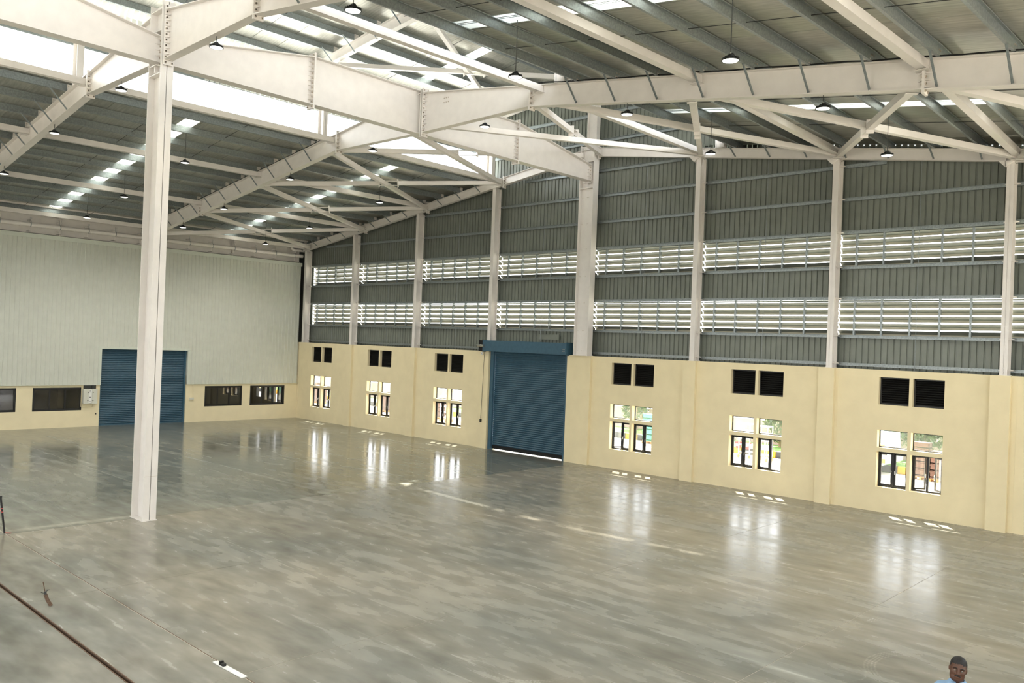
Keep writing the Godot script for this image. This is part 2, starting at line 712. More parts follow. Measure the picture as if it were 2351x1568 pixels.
func casement(v: Node3D, l: float, r: float, opened: Array, swung: bool) -> void:
	var fr := MB.new()
	for q in [[l, CS[0], l + 0.04, CS[1]], [r - 0.04, CS[0], r, CS[1]], [l, CS[0], r, CS[0] + 0.045], [l, CS[1] - 0.04, r, CS[1]], [(l + r) * 0.5 - 0.03, CS[0], (l + r) * 0.5 + 0.03, CS[1]]]:
		fr.span(Vector3(q[0], q[1], -0.26), Vector3(q[2], q[3], -0.19))
	part("frame", fr, M.black, v)
	var sw := (r - l) * 0.5 - 0.07
	var h: float = CS[1] - CS[0] - 0.085
	for k in 2:
		# a sash hinged at its outer edge; it swings out of the wall
		var sash := MB.new()
		for q in [[0.0, 0.0, 0.045, h], [sw - 0.045, 0.0, sw, h], [0.0, 0.0, sw, 0.05], [0.0, h - 0.045, sw, h]]:
			sash.span(Vector3(q[0], q[1], -0.02), Vector3(q[2], q[3], 0.02))
		var pane := MB.new()
		pane.span(Vector3(0.045, 0.05, -0.003), Vector3(sw - 0.045, h - 0.045, 0.003))
		var hd := MB.new()
		hd.box(Vector3(sw - 0.022, h * 0.45, 0.03), Vector3(0.022, 0.05, 0.02))
		hd.tube([Vector3(sw - 0.022, h * 0.45, 0.045), Vector3(sw - 0.03, h * 0.45 - 0.09, 0.055)], 0.008, 6)
		var stay := MB.new()
		stay.bar(Vector3(0.05, -0.01, 0.02), Vector3(sw * 0.7, -0.01, 0.028), 0.015, 0.006)
		var turn := 0.0
		if opened[0] and k == 0:
			turn = 0.9
		elif opened[1]:
			turn = 0.75
		elif swung and k == 1:
			turn = 1.35
		var bs := Basis(Vector3.UP, turn)
		var at := Vector3(l + 0.04, CS[0] + 0.045, -0.225)
		if k == 1:
			bs = Basis(Vector3.UP, -turn) * Basis.from_scale(Vector3(-1, 1, 1))
			at.x = r - 0.04
		var s := inst("sash", sash.mesh(), M.black, v, at, bs if k == 0 else Basis(Vector3.UP, -turn))
		if k == 1:
			var mir := mirrored([sash, pane, hd, stay])
			s.mesh = mir[0]
			inst2("pane", mir[1], M.glass, s)
			inst2("handle", mir[2], M.chrome, s)
			inst2("stay", mir[3], M.chrome, s)
		else:
			inst2("pane", pane.mesh(), M.glass, s)
			inst2("handle", hd.mesh(), M.chrome, s)
			inst2("stay", stay.mesh(), M.chrome, s)


func inst2(called: String, mesh: Mesh, m: Material, parent: Node3D) -> void:
	var o := MeshInstance3D.new()
	o.name = called
	o.mesh = mesh
	o.material_override = m
	parent.add_child(o, true)


func mirrored(list: Array) -> Array:
	var out := []
	for mb in list:
		var q := MB.new()
		for i in range(0, mb.v.size(), 3):
			var f := Vector3(-1, 1, 1)
			q.tri3(mb.v[i] * f, mb.v[i + 1] * f, mb.v[i + 2] * f, mb.n[i] * f, mb.n[i + 1] * f, mb.n[i + 2] * f)
		out.append(q.mesh())
	return out


func louvers() -> void:
	var where := ["at the far corner", "second from the far corner", "third from the far corner", "above the blue shutter", "just right of the wide column", "second right of the wide column", "third right of the wide column", "beyond the last column"]
	for i in GX.size() - 1:
		for band in 2:
			var y0: float = [5.56, 7.84][band]
			var y1: float = [6.80, 8.98][band]
			var a: float = GX[i] + 0.02
			var b: float = GX[i + 1] - 0.02
			var t := thing("louver_band", "%s louver strip with pale blades, bay %s" % [["lower", "upper"][band], where[i]], "louver", Vector3(a, y0, -0.45), "louver strips along the gable wall")
			for k in 5:
				var y := y0 + 0.10 + k * 0.232
				var bl := MB.new()
				# sloping plate, low edge outside
				var prof := PackedVector2Array([Vector2(-0.10, 0.0), Vector2(0.06, 0.098), Vector2(0.063, 0.094), Vector2(-0.097, -0.004)])
				bl.ext(prof, Vector3(b, y, -0.52), Vector3(a, y, -0.52))
				var pl := part("blade", bl, M.cladding, t)
				var lip := MB.new()
				lip.span(Vector3(a, y - 0.08, -0.622), Vector3(b, y, -0.619))
				lip.span(Vector3(a, y - 0.084, -0.622), Vector3(b, y - 0.08, -0.6))
				part("lip", lip, M.louver_cream, pl)
			var x := a + 0.55
			while x < b - 0.05:
				var mu := MB.new()
				mu.span(Vector3(x - 0.03, y0 + 0.02, -0.42), Vector3(x + 0.03, y1 - 0.02, -0.412))
				mu.span(Vector3(x + 0.02, y0 + 0.02, -0.52), Vector3(x + 0.026, y1 - 0.02, -0.42))
				part("mullion", mu, M.galvanised, t)
				x += 0.872
			var fl := MB.new()
			fl.span(Vector3(a, y0 - 0.02, -0.60), Vector3(b, y0 + 0.01, -0.44))
			part("sill_flashing", fl, M.cladding, t)
			var hd := MB.new()
			hd.span(Vector3(a, y1 - 0.05, -0.62), Vector3(b, y1 - 0.045, -0.44))
			hd.span(Vector3(a, y1 - 0.09, -0.62), Vector3(b, y1 - 0.045, -0.615))
			part("head_flashing", hd, M.cladding, t)


# ---------------------------------------------------------------- far wall
const FW := [[0.83, 3.04], [3.53, 5.74], [12.06, 14.25], [14.95, 17.15]]
const DOOR_F := [6.80, 11.22]


func wall_left() -> void:
	var w := thing("wall_left", "far wall, cream plaster base below tall pale ribbed metal panelling", "wall", Vector3.ZERO, "", "structure")
	var holes := []
	for q in FW:
		holes.append([q[0], 0.82, q[1], 1.94])
	holes.append([DOOR_F[0], -0.3, DOOR_F[1], 4.2])
	holes.append([11.42, 2.02, 12.0, 2.25])
	var mb := MB.new()
	around(0.0, -0.3, 36.4, 2.5, holes, func(a, b, c, d): mb.span(Vector3(-0.25, b, a), Vector3(-0.02, d, c)))
	around(0.0, 2.5, 36.4, 9.2, holes, func(a, b, c, d): mb.span(Vector3(-0.25, b, a), Vector3(-0.1, d, c)))
	part("masonry", mb, M.plaster_fresh, w)
	# ribbed panels, one metre cover width, ribs towards the room
	var z := 0.06
	while z < 35.0:
		var z1 := z + 1.0
		var lo := 2.07
		var segs := [[z, z1, lo]]
		if z1 > DOOR_F[0] and z < DOOR_F[1]:
			segs = []
			if z < DOOR_F[0]:
				segs.append([z, DOOR_F[0], lo])
			segs.append([maxf(z, DOOR_F[0]), minf(z1, DOOR_F[1]), 3.85])
			if z1 > DOOR_F[1]:
				segs.append([DOOR_F[1], z1, lo])
		var m := MB.new()
		for s in segs:
			var x := 0.0
			ribbed_z(m, s[0], s[1], s[2], 9.05, 0.03, 0.03, 0.2)
		part("wall_panel", m, M.panel, w)
		z += 1.0
	var f := MB.new()
	f.span(Vector3(-0.05, 9.0, 0.0), Vector3(0.066, 9.2, 36.0))
	part("top_flashing", f, M.flashing, w)
	f = MB.new()
	for q in [[0.0, DOOR_F[0]], [DOOR_F[1], 36.0]]:
		f.span(Vector3(-0.03, 2.05, q[0]), Vector3(0.064, 2.075, q[1]))
	part("bottom_flashing", f, M.flashing, w)
	f = MB.new()
	f.span(Vector3(-0.25, 2.05, DOOR_F[0] - 0.14), Vector3(0.068, 3.87, DOOR_F[0]))
	f.span(Vector3(-0.25, 2.05, DOOR_F[1]), Vector3(0.068, 3.87, DOOR_F[1] + 0.14))
	f.span(Vector3(-0.25, 3.85, DOOR_F[0] - 0.14), Vector3(0.068, 3.97, DOOR_F[1] + 0.14))
	part("door_flashing", f, M.flashing, w)
	# outer skin behind the girder, up to the eave
	var sk := MB.new()
	sk.span(Vector3(-1.25, 2.9, -0.6), Vector3(-1.2, 10.6, 36.4))
	sk.span(Vector3(-1.25, 9.1, 0.0), Vector3(-0.2, 9.15, 36.4))
	part("outer_skin", sk, M.dark_steel, w)
	# side passage behind the windows
	var an := MB.new()
	an.span(Vector3(-6.2, -0.3, -0.3), Vector3(-0.25, -0.02, 36.4))
	an.span(Vector3(-6.2, 2.7, -0.3), Vector3(-0.25, 2.9, 36.4))
	an.span(Vector3(-6.2, -0.3, -0.5), Vector3(-6.0, 2.9, 36.4))
	var slits := [[-2.5, 0.7, -2.2, 2.3], [-3.15, 0.7, -2.7, 2.3], [-4.2, 0.8, -3.9, 2.3], [-5.2, 0.9, -4.6, 2.3]]
	around(-6.0, -0.3, -0.25, 2.9, slits, func(p, q, r, e): an.span(Vector3(p, q, -0.5), Vector3(r, e, -0.3)))
	an.span(Vector3(-6.0, -0.3, 7.0), Vector3(-0.25, 2.9, 7.2))
	an.span(Vector3(-6.0, -0.3, 11.0), Vector3(-0.25, 2.9, 11.2))
	part("side_passage", an, M.dark_steel, w)
	# windows
	for i in FW.size():
		var q: Array = FW[i]
		var v := thing("window_%d" % (50 + i), "dark three-pane sliding window in the far wall, %s" % ["nearest the corner", "next to the blue door on its right", "left of the electrical cabinet", "at the photo's left edge"][i], "window", Vector3(-0.1, 0.82, q[0]), "dark windows in the far wall", "structure")
		var fr := MB.new()
		for s in [[q[0], 0.82, q[0] + 0.06, 1.94], [q[1] - 0.06, 0.82, q[1], 1.94], [q[0], 0.82, q[1], 0.88], [q[0], 1.88, q[1], 1.94]]:
			fr.span(Vector3(-0.1, s[1], s[0]), Vector3(-0.03, s[3], s[2]))
		part("frame", fr, M.black, v)
		var pw: float = (q[1] - q[0] - 0.12) / 3.0
		for k in 3:
			var z0: float = q[0] + 0.06 + k * pw
			var sm := MB.new()
			var xx: float = -0.06 - 0.022 * (k % 2)
			for s in [[z0 - 0.02, 0.88, z0 + 0.035, 1.88], [z0 + pw - 0.035, 0.88, z0 + pw + 0.02, 1.88], [z0, 0.88, z0 + pw, 0.92], [z0, 1.84, z0 + pw, 1.88]]:
				sm.span(Vector3(xx - 0.012, s[1], s[0]), Vector3(xx + 0.012, s[3], s[2]))
			var so := part("sash", sm, M.black, v)
			var gl := MB.new()
			gl.span(Vector3(xx - 0.002, 0.92, z0 + 0.035), Vector3(xx + 0.002, 1.84, z0 + pw - 0.035))
			part("pane", gl, M.glass_tinted, so)
		# diamond safety mesh behind the panes
		var gr := MB.new()
		var t: float = q[0] - 1.0
		while t < q[1]:
			for sgn in [1.0, -1.0]:
				var a0 := maxf(t, q[0] + 0.06)
				var a1 := minf(t + 1.0, q[1] - 0.06)
				if a1 > a0:
					var y0 := 0.88 + (a0 - t)
					var y1 := 0.88 + (a1 - t)
					if sgn < 0:
						y0 = 1.88 - (a0 - t)
						y1 = 1.88 - (a1 - t)
					gr.bar(Vector3(-0.13, y0, a0), Vector3(-0.13, y1, a1), 0.005, 0.005, Vector3.RIGHT)
			t += 0.09
		part("safety_mesh", gr, M.dark_steel, v, "stuff")


func ribbed_z(mb: MB, z0: float, z1: float, y0: float, y1: float, x: float, d: float, pitch: float) -> void:
	var pts := [Vector2(z0, 0.0)]
	var z := ceilf((z0 - 0.06) / pitch) * pitch + 0.06 + pitch * 0.5
	if z - pitch > z0 + 0.03:
		z -= pitch
	while z < z1 - 0.03:
		pts.append(Vector2(z - 0.022, 0.0))
		pts.append(Vector2(z - 0.01, d))
		pts.append(Vector2(z + 0.01, d))
		pts.append(Vector2(z + 0.022, 0.0))
		z += pitch
	pts.append(Vector2(z1, 0.0))
	for i in pts.size() - 1:
		var a: Vector2 = pts[i]
		var b: Vector2 = pts[i + 1]
		var e := (b - a).normalized()
		mb.quad(Vector3(x + a.y, y0, a.x), Vector3(x + b.y, y0, b.x), Vector3(x + b.y, y1, b.x), Vector3(x + a.y, y1, a.x), Vector3(e.x, 0, -e.y))


func walls_behind() -> void:
	# the two sides behind the viewer: plaster below, cladding above, with the same window and louver bands
	var w := thing("wall_front", "plaster and metal wall behind the viewer", "wall", Vector3.ZERO, "", "structure")
	var holes := []
	for i in 7:
		holes.append([2.0 + i * 6.0, 0.8, 4.2 + i * 6.0, 2.6])
	holes.append([27.0, -0.3, 33.0, 5.2])  # unseen open doorway, added to let daylight in
	var mb := MB.new()
	around(-1.2, -0.3, 46.3, 5.5, holes, func(a, b, c, d): mb.span(Vector3(a, b, 36.2), Vector3(c, d, 36.5)))
	part("masonry", mb, M.plaster, w)
	mb = MB.new()
	mb.span(Vector3(-1.2, 6.8, 36.3), Vector3(46.3, 7.85, 36.34))
	mb.slab(PackedVector2Array([Vector2(-1.2, 9.0), Vector2(46.3, 9.0), Vector2(46.3, 10.0), Vector2(21.75, 13.4), Vector2(-1.2, 10.3)]), 36.3, 36.34)
	mb.slab(PackedVector2Array([Vector2(14.4, 12.2), Vector2(29.1, 12.2), Vector2(29.1, 15.5), Vector2(21.75, 16.5), Vector2(14.4, 15.5)]), 36.3, 36.34)
	part("cladding", mb, M.cladding, w)
	w = thing("wall_side", "plaster and metal wall beside the viewer", "wall", Vector3.ZERO, "", "structure")
	holes = []
	for i in 5:
		holes.append([2.0 + i * 6.5, 0.8, 4.2 + i * 6.5, 2.6])
	mb = MB.new()
	around(-0.3, -0.3, 36.4, 5.5, holes, func(a, b, c, d): mb.span(Vector3(46.0, b, a), Vector3(46.3, d, c)))
	part("masonry", mb, M.plaster, w)
	mb = MB.new()
	mb.span(Vector3(46.1, 6.8, -0.5), Vector3(46.14, 7.85, 36.4))
	mb.span(Vector3(46.1, 9.0, -0.5), Vector3(46.14, 10.2, 36.4))
	part("cladding", mb, M.cladding, w)


# ---------------------------------------------------------------- roof
func ridge_x(z: float) -> float:
	for i in FZ.size() - 1:
		if z <= FZ[i + 1]:
			return lerpf(FX[i], FX[i + 1], clampf((z - FZ[i]) / (FZ[i + 1] - FZ[i]), 0.0, 1.0))
	return FX[FX.size() - 1]


const SHEET := 13.137 + 0.27
const MON := 16.31
const SKYL := [4.75, 13.8, 22.6, 31.6]


func roofs() -> void:
	for side in [-1, 1]:
		var c := thing("ceiling_%s" % ["left", "right"][(side + 1) / 2], "%s roof slope lined with silvery foil, with narrow translucent strips" % ["left", "right"][(side + 1) / 2], "ceiling", Vector3.ZERO, "", "structure")
		var d0 := 6.15
		var d1 := 22.9 if side < 0 else 24.6
		roof_slope(c, side, d0, d1, SHEET, SLOPE, M.foil, SKYL)
	for side in [-1, 1]:
		var c := thing("ceiling_ridge_%s" % ["left", "right"][(side + 1) / 2], "raised ridge roof, %s slope, silvery foil lining above the open ridge" % ["left", "right"][(side + 1) / 2], "ceiling", Vector3.ZERO, "", "structure")
		roof_slope(c, side, 0.0, 7.3, MON + 0.25, 0.135, M.foil, [4.75, 13.8, 22.6])
		# hanging ribbed eave skirt of pale sheet
		var z := -0.5
		while z < 36.0:
			var m := MB.new()
			var yt := MON + 0.25 - 0.135 * 7.2
			var zz := z
			while zz < z + 0.99:
				for q in [[zz, zz + 0.16, 0.0], [zz + 0.16, zz + 0.2, 0.04]]:
					var x0: float = ridge_x(z) + side * (7.28 + q[2])
					var x1: float = ridge_x(z) + side * (7.05 + q[2])
					var nn := Vector3(-side, 0, 0)
					m.quad(Vector3(x0, 13.88, q[0]), Vector3(x0, 13.88, q[1]), Vector3(x0, yt - 0.25, q[1]), Vector3(x0, yt - 0.25, q[0]), nn)
					m.quad(Vector3(x0, yt - 0.25, q[0]), Vector3(x0, yt - 0.25, q[1]), Vector3(x1, yt, q[1]), Vector3(x1, yt, q[0]), (nn + Vector3.DOWN * 0.7).normalized())
				zz += 0.2
			part("eave_skirt", m, M.translucent, c)
			z += 1.0
		var gb := MB.new()
		var xg: float = FX[0] + side * 7.2
		gb.span(Vector3(xg - 0.03, 13.86, -0.5), Vector3(xg + 0.03, 14.0, 36.0))
		gb.span(Vector3(xg - 0.05 - side * 0.1, 13.86, -0.5), Vector3(xg + 0.05 - side * 0.1, 13.88, 36.0))
		part("skirt_rail", gb, M.galvanised, c)


func roof_slope(c: Node3D, side: int, d0: float, d1: float, y0: float, sl: float, m: Material, lights: Array) -> void:
	var z := -0.5
	var k := 0
	var up := Vector3(side * sl, 1, 0).normalized()
	while z < 36.2:
		var z1 := minf(z + 1.2, 36.4)
		for l in lights:
			if z < l - 0.28 and z1 > l - 0.28:
				z1 = l - 0.28
			if absf(z - (l - 0.28)) < 0.01:
				z1 = l + 0.28
		var mid := (z + z1) * 0.5
		var lit := false
		for l in lights:
			if absf(mid - l) < 0.1 and z1 - z < 0.6:
				lit = true
		var x := ridge_x(mid)
		var mb := MB.new()
		var lift := up * (0.012 * (k % 2))
		var a := Vector3(x + side * d0, y0 - sl * d0, mid) + lift
		var b := Vector3(x + side * d1, y0 - sl * d1, mid) + lift
		if lit:
			var s0 := Vector3(x + side * (d0 + 0.5), y0 - sl * (d0 + 0.5), mid)
			var s1 := Vector3(x + side * (d1 - 1.6), y0 - sl * (d1 - 1.6), mid)
			mb.bar(a, s0, z1 - z, 0.02, up)
			mb.bar(s1, b, z1 - z, 0.02, up)
			part("roof_panel", mb, m, c)
			var g := MB.new()
			g.bar(s0, s1, z1 - z - 0.02, 0.006, up)
			part("translucent_panel", g, M.skylight, c)
			var r := MB.new()
			for e in [0.12, 0.2]:
				r.bar(s0 - up * 0.03 + Vector3(0, 0, e), s1 - up * 0.03 + Vector3(0, 0, e), 0.012, 0.012, up)
			part("glazing_bar", r, M.galvanised, c)
		else:
			mb.bar(a, b, z1 - z + 0.02, 0.02, up)
			part("roof_panel", mb, m, c)
		z = z1
		k += 1
	# painted outer sheet over the lining, open above the translucent strips
	var o0 := -0.5
	for l in lights + [99.0]:
		var o1 := minf(l - 0.27, 36.4)
		var x := ridge_x((o0 + o1) * 0.5)
		var ob := MB.new()
		ob.bar(Vector3(x + side * d0, y0 - sl * d0, (o0 + o1) * 0.5) + up * 0.045, Vector3(x + side * d1, y0 - sl * d1, (o0 + o1) * 0.5) + up * 0.045, o1 - o0, 0.012, up)
		part("outer_sheet", ob, M.roof_outer, c)
		o0 = l + 0.27
	# wire sag rods that cross the purlins
	for bay in 3:
		var w := MB.new()
		for f in [0.33, 0.66]:
			var zz: float = lerpf(FZ[bay], FZ[bay + 1], f)
			var x := ridge_x(zz)
			w.tube([Vector3(x + side * d0, y0 - sl * d0 - 0.13, zz), Vector3(x + side * (d1 - 1.0), y0 - sl * (d1 - 1.0) - 0.13, zz)], 0.009, 5)
		part("sag_rod", w, M.dark_steel, c)


func cee(mb: MB, a: Vector3, b: Vector3, depth: float, fl: float, up: Vector3, flip := 1.0, t := 0.006) -> void:
	var l := fl * flip
	var s := flip
	mb.ext(PackedVector2Array([
		Vector2(0, 0), Vector2(l, 0), Vector2(l, 0.02), Vector2(l - t * s, 0.02), Vector2(l - t * s, t), Vector2(t * s, t),
		Vector2(t * s, depth - t), Vector2(l - t * s, depth - t), Vector2(l - t * s, depth - 0.02), Vector2(l, depth - 0.02), Vector2(l, depth), Vector2(0, depth)]), a, b, up)


const PD := [6.6, 7.94, 9.28, 10.62, 11.96, 13.3, 14.64, 15.98, 17.32, 18.66, 20.0, 21.34]
const MD := [0.25, 1.33, 2.67, 4.0, 5.3, 6.6]
const BAY_WORD := ["gable bay", "middle bay", "near bay"]


func frames() -> void:
	# purlins
	for side in [-1, 1]:
		var sw: String = ["left", "right"][(side + 1) / 2]
		var up := Vector3(side * SLOPE, 1, 0).normalized()
		for bay in 3:
			for i in PD.size():
				var a := Vector3(FX[bay] + side * PD[i], TOP - SLOPE * PD[i] + 0.015, FZ[bay] - (0.45 if bay == 0 else 0.0))
				var b := Vector3(FX[bay + 1] + side * PD[i], TOP - SLOPE * PD[i] + 0.015, FZ[bay + 1])
				var mb := MB.new()
				cee(mb, a, b, 0.235, 0.075, up, -1.0 if side < 0 else 1.0)
				single("roof_purlin", mb, M.galvanised, "galvanised roof purlin, %s down from the ridge opening, %s slope, %s" % [ORD[i], sw, BAY_WORD[bay]], "purlin", a, "purlins of the %s roof slope" % sw)
			if bay < 2:
				for i in MD.size():
					var y: float = MON - 0.135 * MD[i] + 0.012
					var a := Vector3(FX[bay] + side * MD[i], y, FZ[bay] - (0.45 if bay == 0 else 0.0))
					var b := Vector3(FX[bay + 1] + side * MD[i], y, FZ[bay + 1])
					var mb := MB.new()
					cee(mb, a, b, 0.22, 0.07, Vector3(side * 0.135, 1, 0).normalized(), -1.0 if side < 0 else 1.0)
					single("ridge_purlin", mb, M.galvanised, "galvanised purlin under the raised roof, %s from its ridge, %s slope, %s" % [ORD[i], sw, BAY_WORD[bay]], "purlin", a, "purlins of the raised ridge roof")
	# rafters
	for fi in [1, 2]:
		for side in [-1, 1]:
			rafter(fi, side)
	for side in [-1, 1]:
		gable_rafter(side)
	for fi in [0, 1, 2]:
		monitor_frame(fi)
	main_column()
	jack_beam(0)
	jack_beam(1)


func stiff(parent: Node3D, p: Vector3, out: Vector3, across: Vector3, ln: float, dp: float) -> void:
	# a small triangular stiffener plate
	var mb := MB.new()
	var t := Vector3.UP * 0.006
	var a := p
	var b := p + out * ln
	var c := p + across * dp
	mb.tri(a + t, b + t, c + t, Vector3.UP)
	mb.tri(a - t, b - t, c - t, Vector3.DOWN)
	mb.quad(b + t, b - t, c - t, c + t, (out * dp + across * ln).normalized())
	part("stiffener", mb, M.steel, parent)


# bolted end plate standing across a beam that runs along `out`; `across` is the beam's sideways direction
func end_plate(parent: Node3D, p: Vector3, y0: float, y1: float, out: Vector3, across: Vector3, w: float, both: bool) -> void:
	var mb := MB.new()
	var d := 0.05 if both else 0.028
	mb.box(Vector3(p.x, (y0 + y1) * 0.5, p.z), out.abs() * d + across.abs() * w + Vector3.UP * (y1 - y0))
	part("end_plate", mb, M.steel, parent)
	var nn := int(round((y1 - y0 - 0.1) / 0.145))
	var pts := []
	for i in nn + 1:
		var y := lerpf(y0 + 0.06, y1 - 0.06, float(i) / nn)
		for s in [-1.0, 1.0]:
			pts.append(Vector3(p.x, y, p.z) + across * s * (w * 0.32) + out * (d * 0.5 + 0.01))
			if both:
				pts.append(Vector3(p.x, y, p.z) + across * s * (w * 0.32) - out * (d * 0.5 + 0.01))
	bolts(parent, pts, out)
	for i in nn:
		var y := lerpf(y0 + 0.06, y1 - 0.06, (i + 0.5) / nn)
		for s in [-1.0, 1.0]:
			var q: Vector3 = Vector3(p.x, y, p.z) + across * s * 0.008
			stiff(parent, q + out * d * 0.5, out, across * s, 0.11, w * 0.46)
			if both:
				stiff(parent, q - out * d * 0.5, -out, across * s, 0.11, w * 0.46)


func rafter(fi: int, side: int) -> void:
	var sw: String = ["left", "right"][(side + 1) / 2]
	var z: float = FZ[fi]
	var xr: float = FX[fi]
	var de := 21.9 if side < 0 else 24.0
	var ds := 4.865
	var d0 := 0.03 if fi == 1 else 0.4
	var X := func(d): return xr + side * d
	var yt := func(d): return TOP - SLOPE * d
	var yb := func(d): return lerpf(11.79, 12.51 - SLOPE * ds, d / ds) if d < ds else 12.51 - SLOPE * d
	var t := thing("steel_rafter", "cream steel roof rafter, %s half of the %s frame" % [sw, ["", "middle", "near column's"][fi]], "rafter", Vector3(X.call(d0), yb.call(d0), z))
	var web := MB.new()
	web.slab(PackedVector2Array([Vector2(X.call(d0), yb.call(d0)), Vector2(X.call(ds), yb.call(ds)), Vector2(X.call(de), yb.call(de)), Vector2(X.call(de), yt.call(de)), Vector2(X.call(d0), yt.call(d0))]), z - 0.007, z + 0.007)
	part("web", web, M.steel, t)
	var f := MB.new()
	f.bar(Vector3(X.call(d0), yt.call(d0) - 0.01, z), Vector3(X.call(de), yt.call(de) - 0.01, z), 0.24, 0.02)
	part("top_flange", f, M.steel, t)
	f = MB.new()
	f.bar(Vector3(X.call(d0), yb.call(d0) + 0.01, z), Vector3(X.call(ds), yb.call(ds) + 0.01, z), 0.24, 0.02)
	f.bar(Vector3(X.call(ds), yb.call(ds) + 0.01, z), Vector3(X.call(de), yb.call(de) + 0.01, z), 0.24, 0.02)
	part("bottom_flange", f, M.steel, t)
	var out := Vector3(side, 0, 0)
	var ac := Vector3(0, 0, 1)
	end_plate(t, Vector3(X.call(d0 + 0.02), 0, z), yb.call(d0) - 0.14, yt.call(d0) + 0.12, out, ac, 0.27, false)
	end_plate(t, Vector3(X.call(ds), 0, z), yb.call(ds) - 0.1, yt.call(ds) + 0.1, out, ac, 0.25, true)
	end_plate(t, Vector3(X.call(15.75), 0, z), yb.call(15.75) - 0.09, yt.call(15.75) - 0.02, out, ac, 0.25, true)
	# bolt pattern on the web next to the jack beam
	if fi == 1 and side > 0:
		var pts := []
		for i in 3:
			for j in 2:
				pts.append(Vector3(X.call(1.0 + i * 0.1), 12.78 - j * 0.14, z + 0.01))
		bolts(t, pts, Vector3(0, 0, 1), 0.014, 0.008)
	cleats_and_flies(t, fi, side, PD, yt, yb)


func cleats_and_flies(t: Node3D, fi: int, side: int, ds: Array, yt: Callable, yb: Callable) -> void:
	var z: float = FZ[fi]
	var xr: float = FX[fi]
	for d in ds:
		var x: float = xr + side * d
		var cl := MB.new()
		cl.span(Vector3(x - 0.006 + side * 0.01, yt.call(d), z - 0.085), Vector3(x + 0.006 + side * 0.01, yt.call(d) + 0.23, z + 0.085))
		part("purlin_cleat", cl, M.steel, t)
		var pts := []
		for i in 2:
			for j in 2:
				pts.append(Vector3(x + side * 0.02, yt.call(d) + 0.06 + 0.11 * i, z - 0.045 + 0.09 * j))
		bolts(t, pts, Vector3(1, 0, 0), 0.012, 0.02)
		if fi == 0 and d > 20.5:
			continue
		var fb := MB.new()
		fb.bar(Vector3(x, yt.call(d) + 0.05, z + 0.62), Vector3(x, yb.call(d) + 0.05, z + 0.05), 0.045, 0.008, Vector3.RIGHT)
		fb.bar(Vector3(x + 0.02, yt.call(d) + 0.05, z + 0.62), Vector3(x + 0.02, yb.call(d) + 0.05, z + 0.05), 0.008, 0.04, Vector3.RIGHT)
		part("fly_brace", fb, M.galvanised, t)


func gable_rafter(side: int) -> void:
	var sw: String = ["left", "right"][(side + 1) / 2]
	var z: float = FZ[0]
	var xr: float = FX[0]
	var de := 21.6 if side < 0 else 24.0
	var d0 := 0.38
	var X := func(d): return xr + side * d
	var yt := func(d): return 13.162 - SLOPE * d
	var yb := func(d): return 13.162 - 0.36 - SLOPE * d
	var t := thing("gable_rafter", "slim cream steel rafter along the top of the gable wall, %s half" % sw, "rafter", Vector3(X.call(d0), yb.call(d0), z))
	var web := MB.new()
	web.slab(PackedVector2Array([Vector2(X.call(d0), yb.call(d0)), Vector2(X.call(de), yb.call(de)), Vector2(X.call(de), yt.call(de)), Vector2(X.call(d0), yt.call(d0))]), z - 0.006, z + 0.006)
	part("web", web, M.steel, t)
	for e in [["top_flange", yt, -0.008], ["bottom_flange", yb, 0.008]]:
		var f := MB.new()
		f.bar(Vector3(X.call(d0), e[1].call(d0) + e[2], z), Vector3(X.call(de), e[1].call(de) + e[2], z), 0.2, 0.016)
		part(e[0], f, M.steel, t)
	end_plate(t, Vector3(X.call(d0), 0, z), yb.call(d0) - 0.1, yt.call(d0) + 0.05, Vector3(side, 0, 0), Vector3(0, 0, 1), 0.2, false)
	for d in [5.25, 10.5, 15.6]:
		if side < 0:
			end_plate(t, Vector3(X.call(d - 0.2 if d < 6 else d - 0.15), 0, z), yb.call(d) - 0.1, yt.call(d) + 0.08, Vector3(side, 0, 0), Vector3(0, 0, 1), 0.2, true)
		else:
			# gusset below the flange at each column
			var g := MB.new()
			g.slab(PackedVector2Array([Vector2(X.call(d - 0.5), yb.call(d) + 0.06), Vector2(X.call(d - 0.1), yb.call(d) + 0.02), Vector2(X.call(d - 0.32), yb.call(d) - 0.13)]), z - 0.01, z + 0.11)
			g.span(Vector3(X.call(d - 0.33), yb.call(d) - 0.12, z), Vector3(X.call(d - 0.30), yt.call(d) - 0.1, z + 0.11))
			part("gusset", g, M.steel, t)
	cleats_and_flies(t, 0, side, PD, yt, yb)


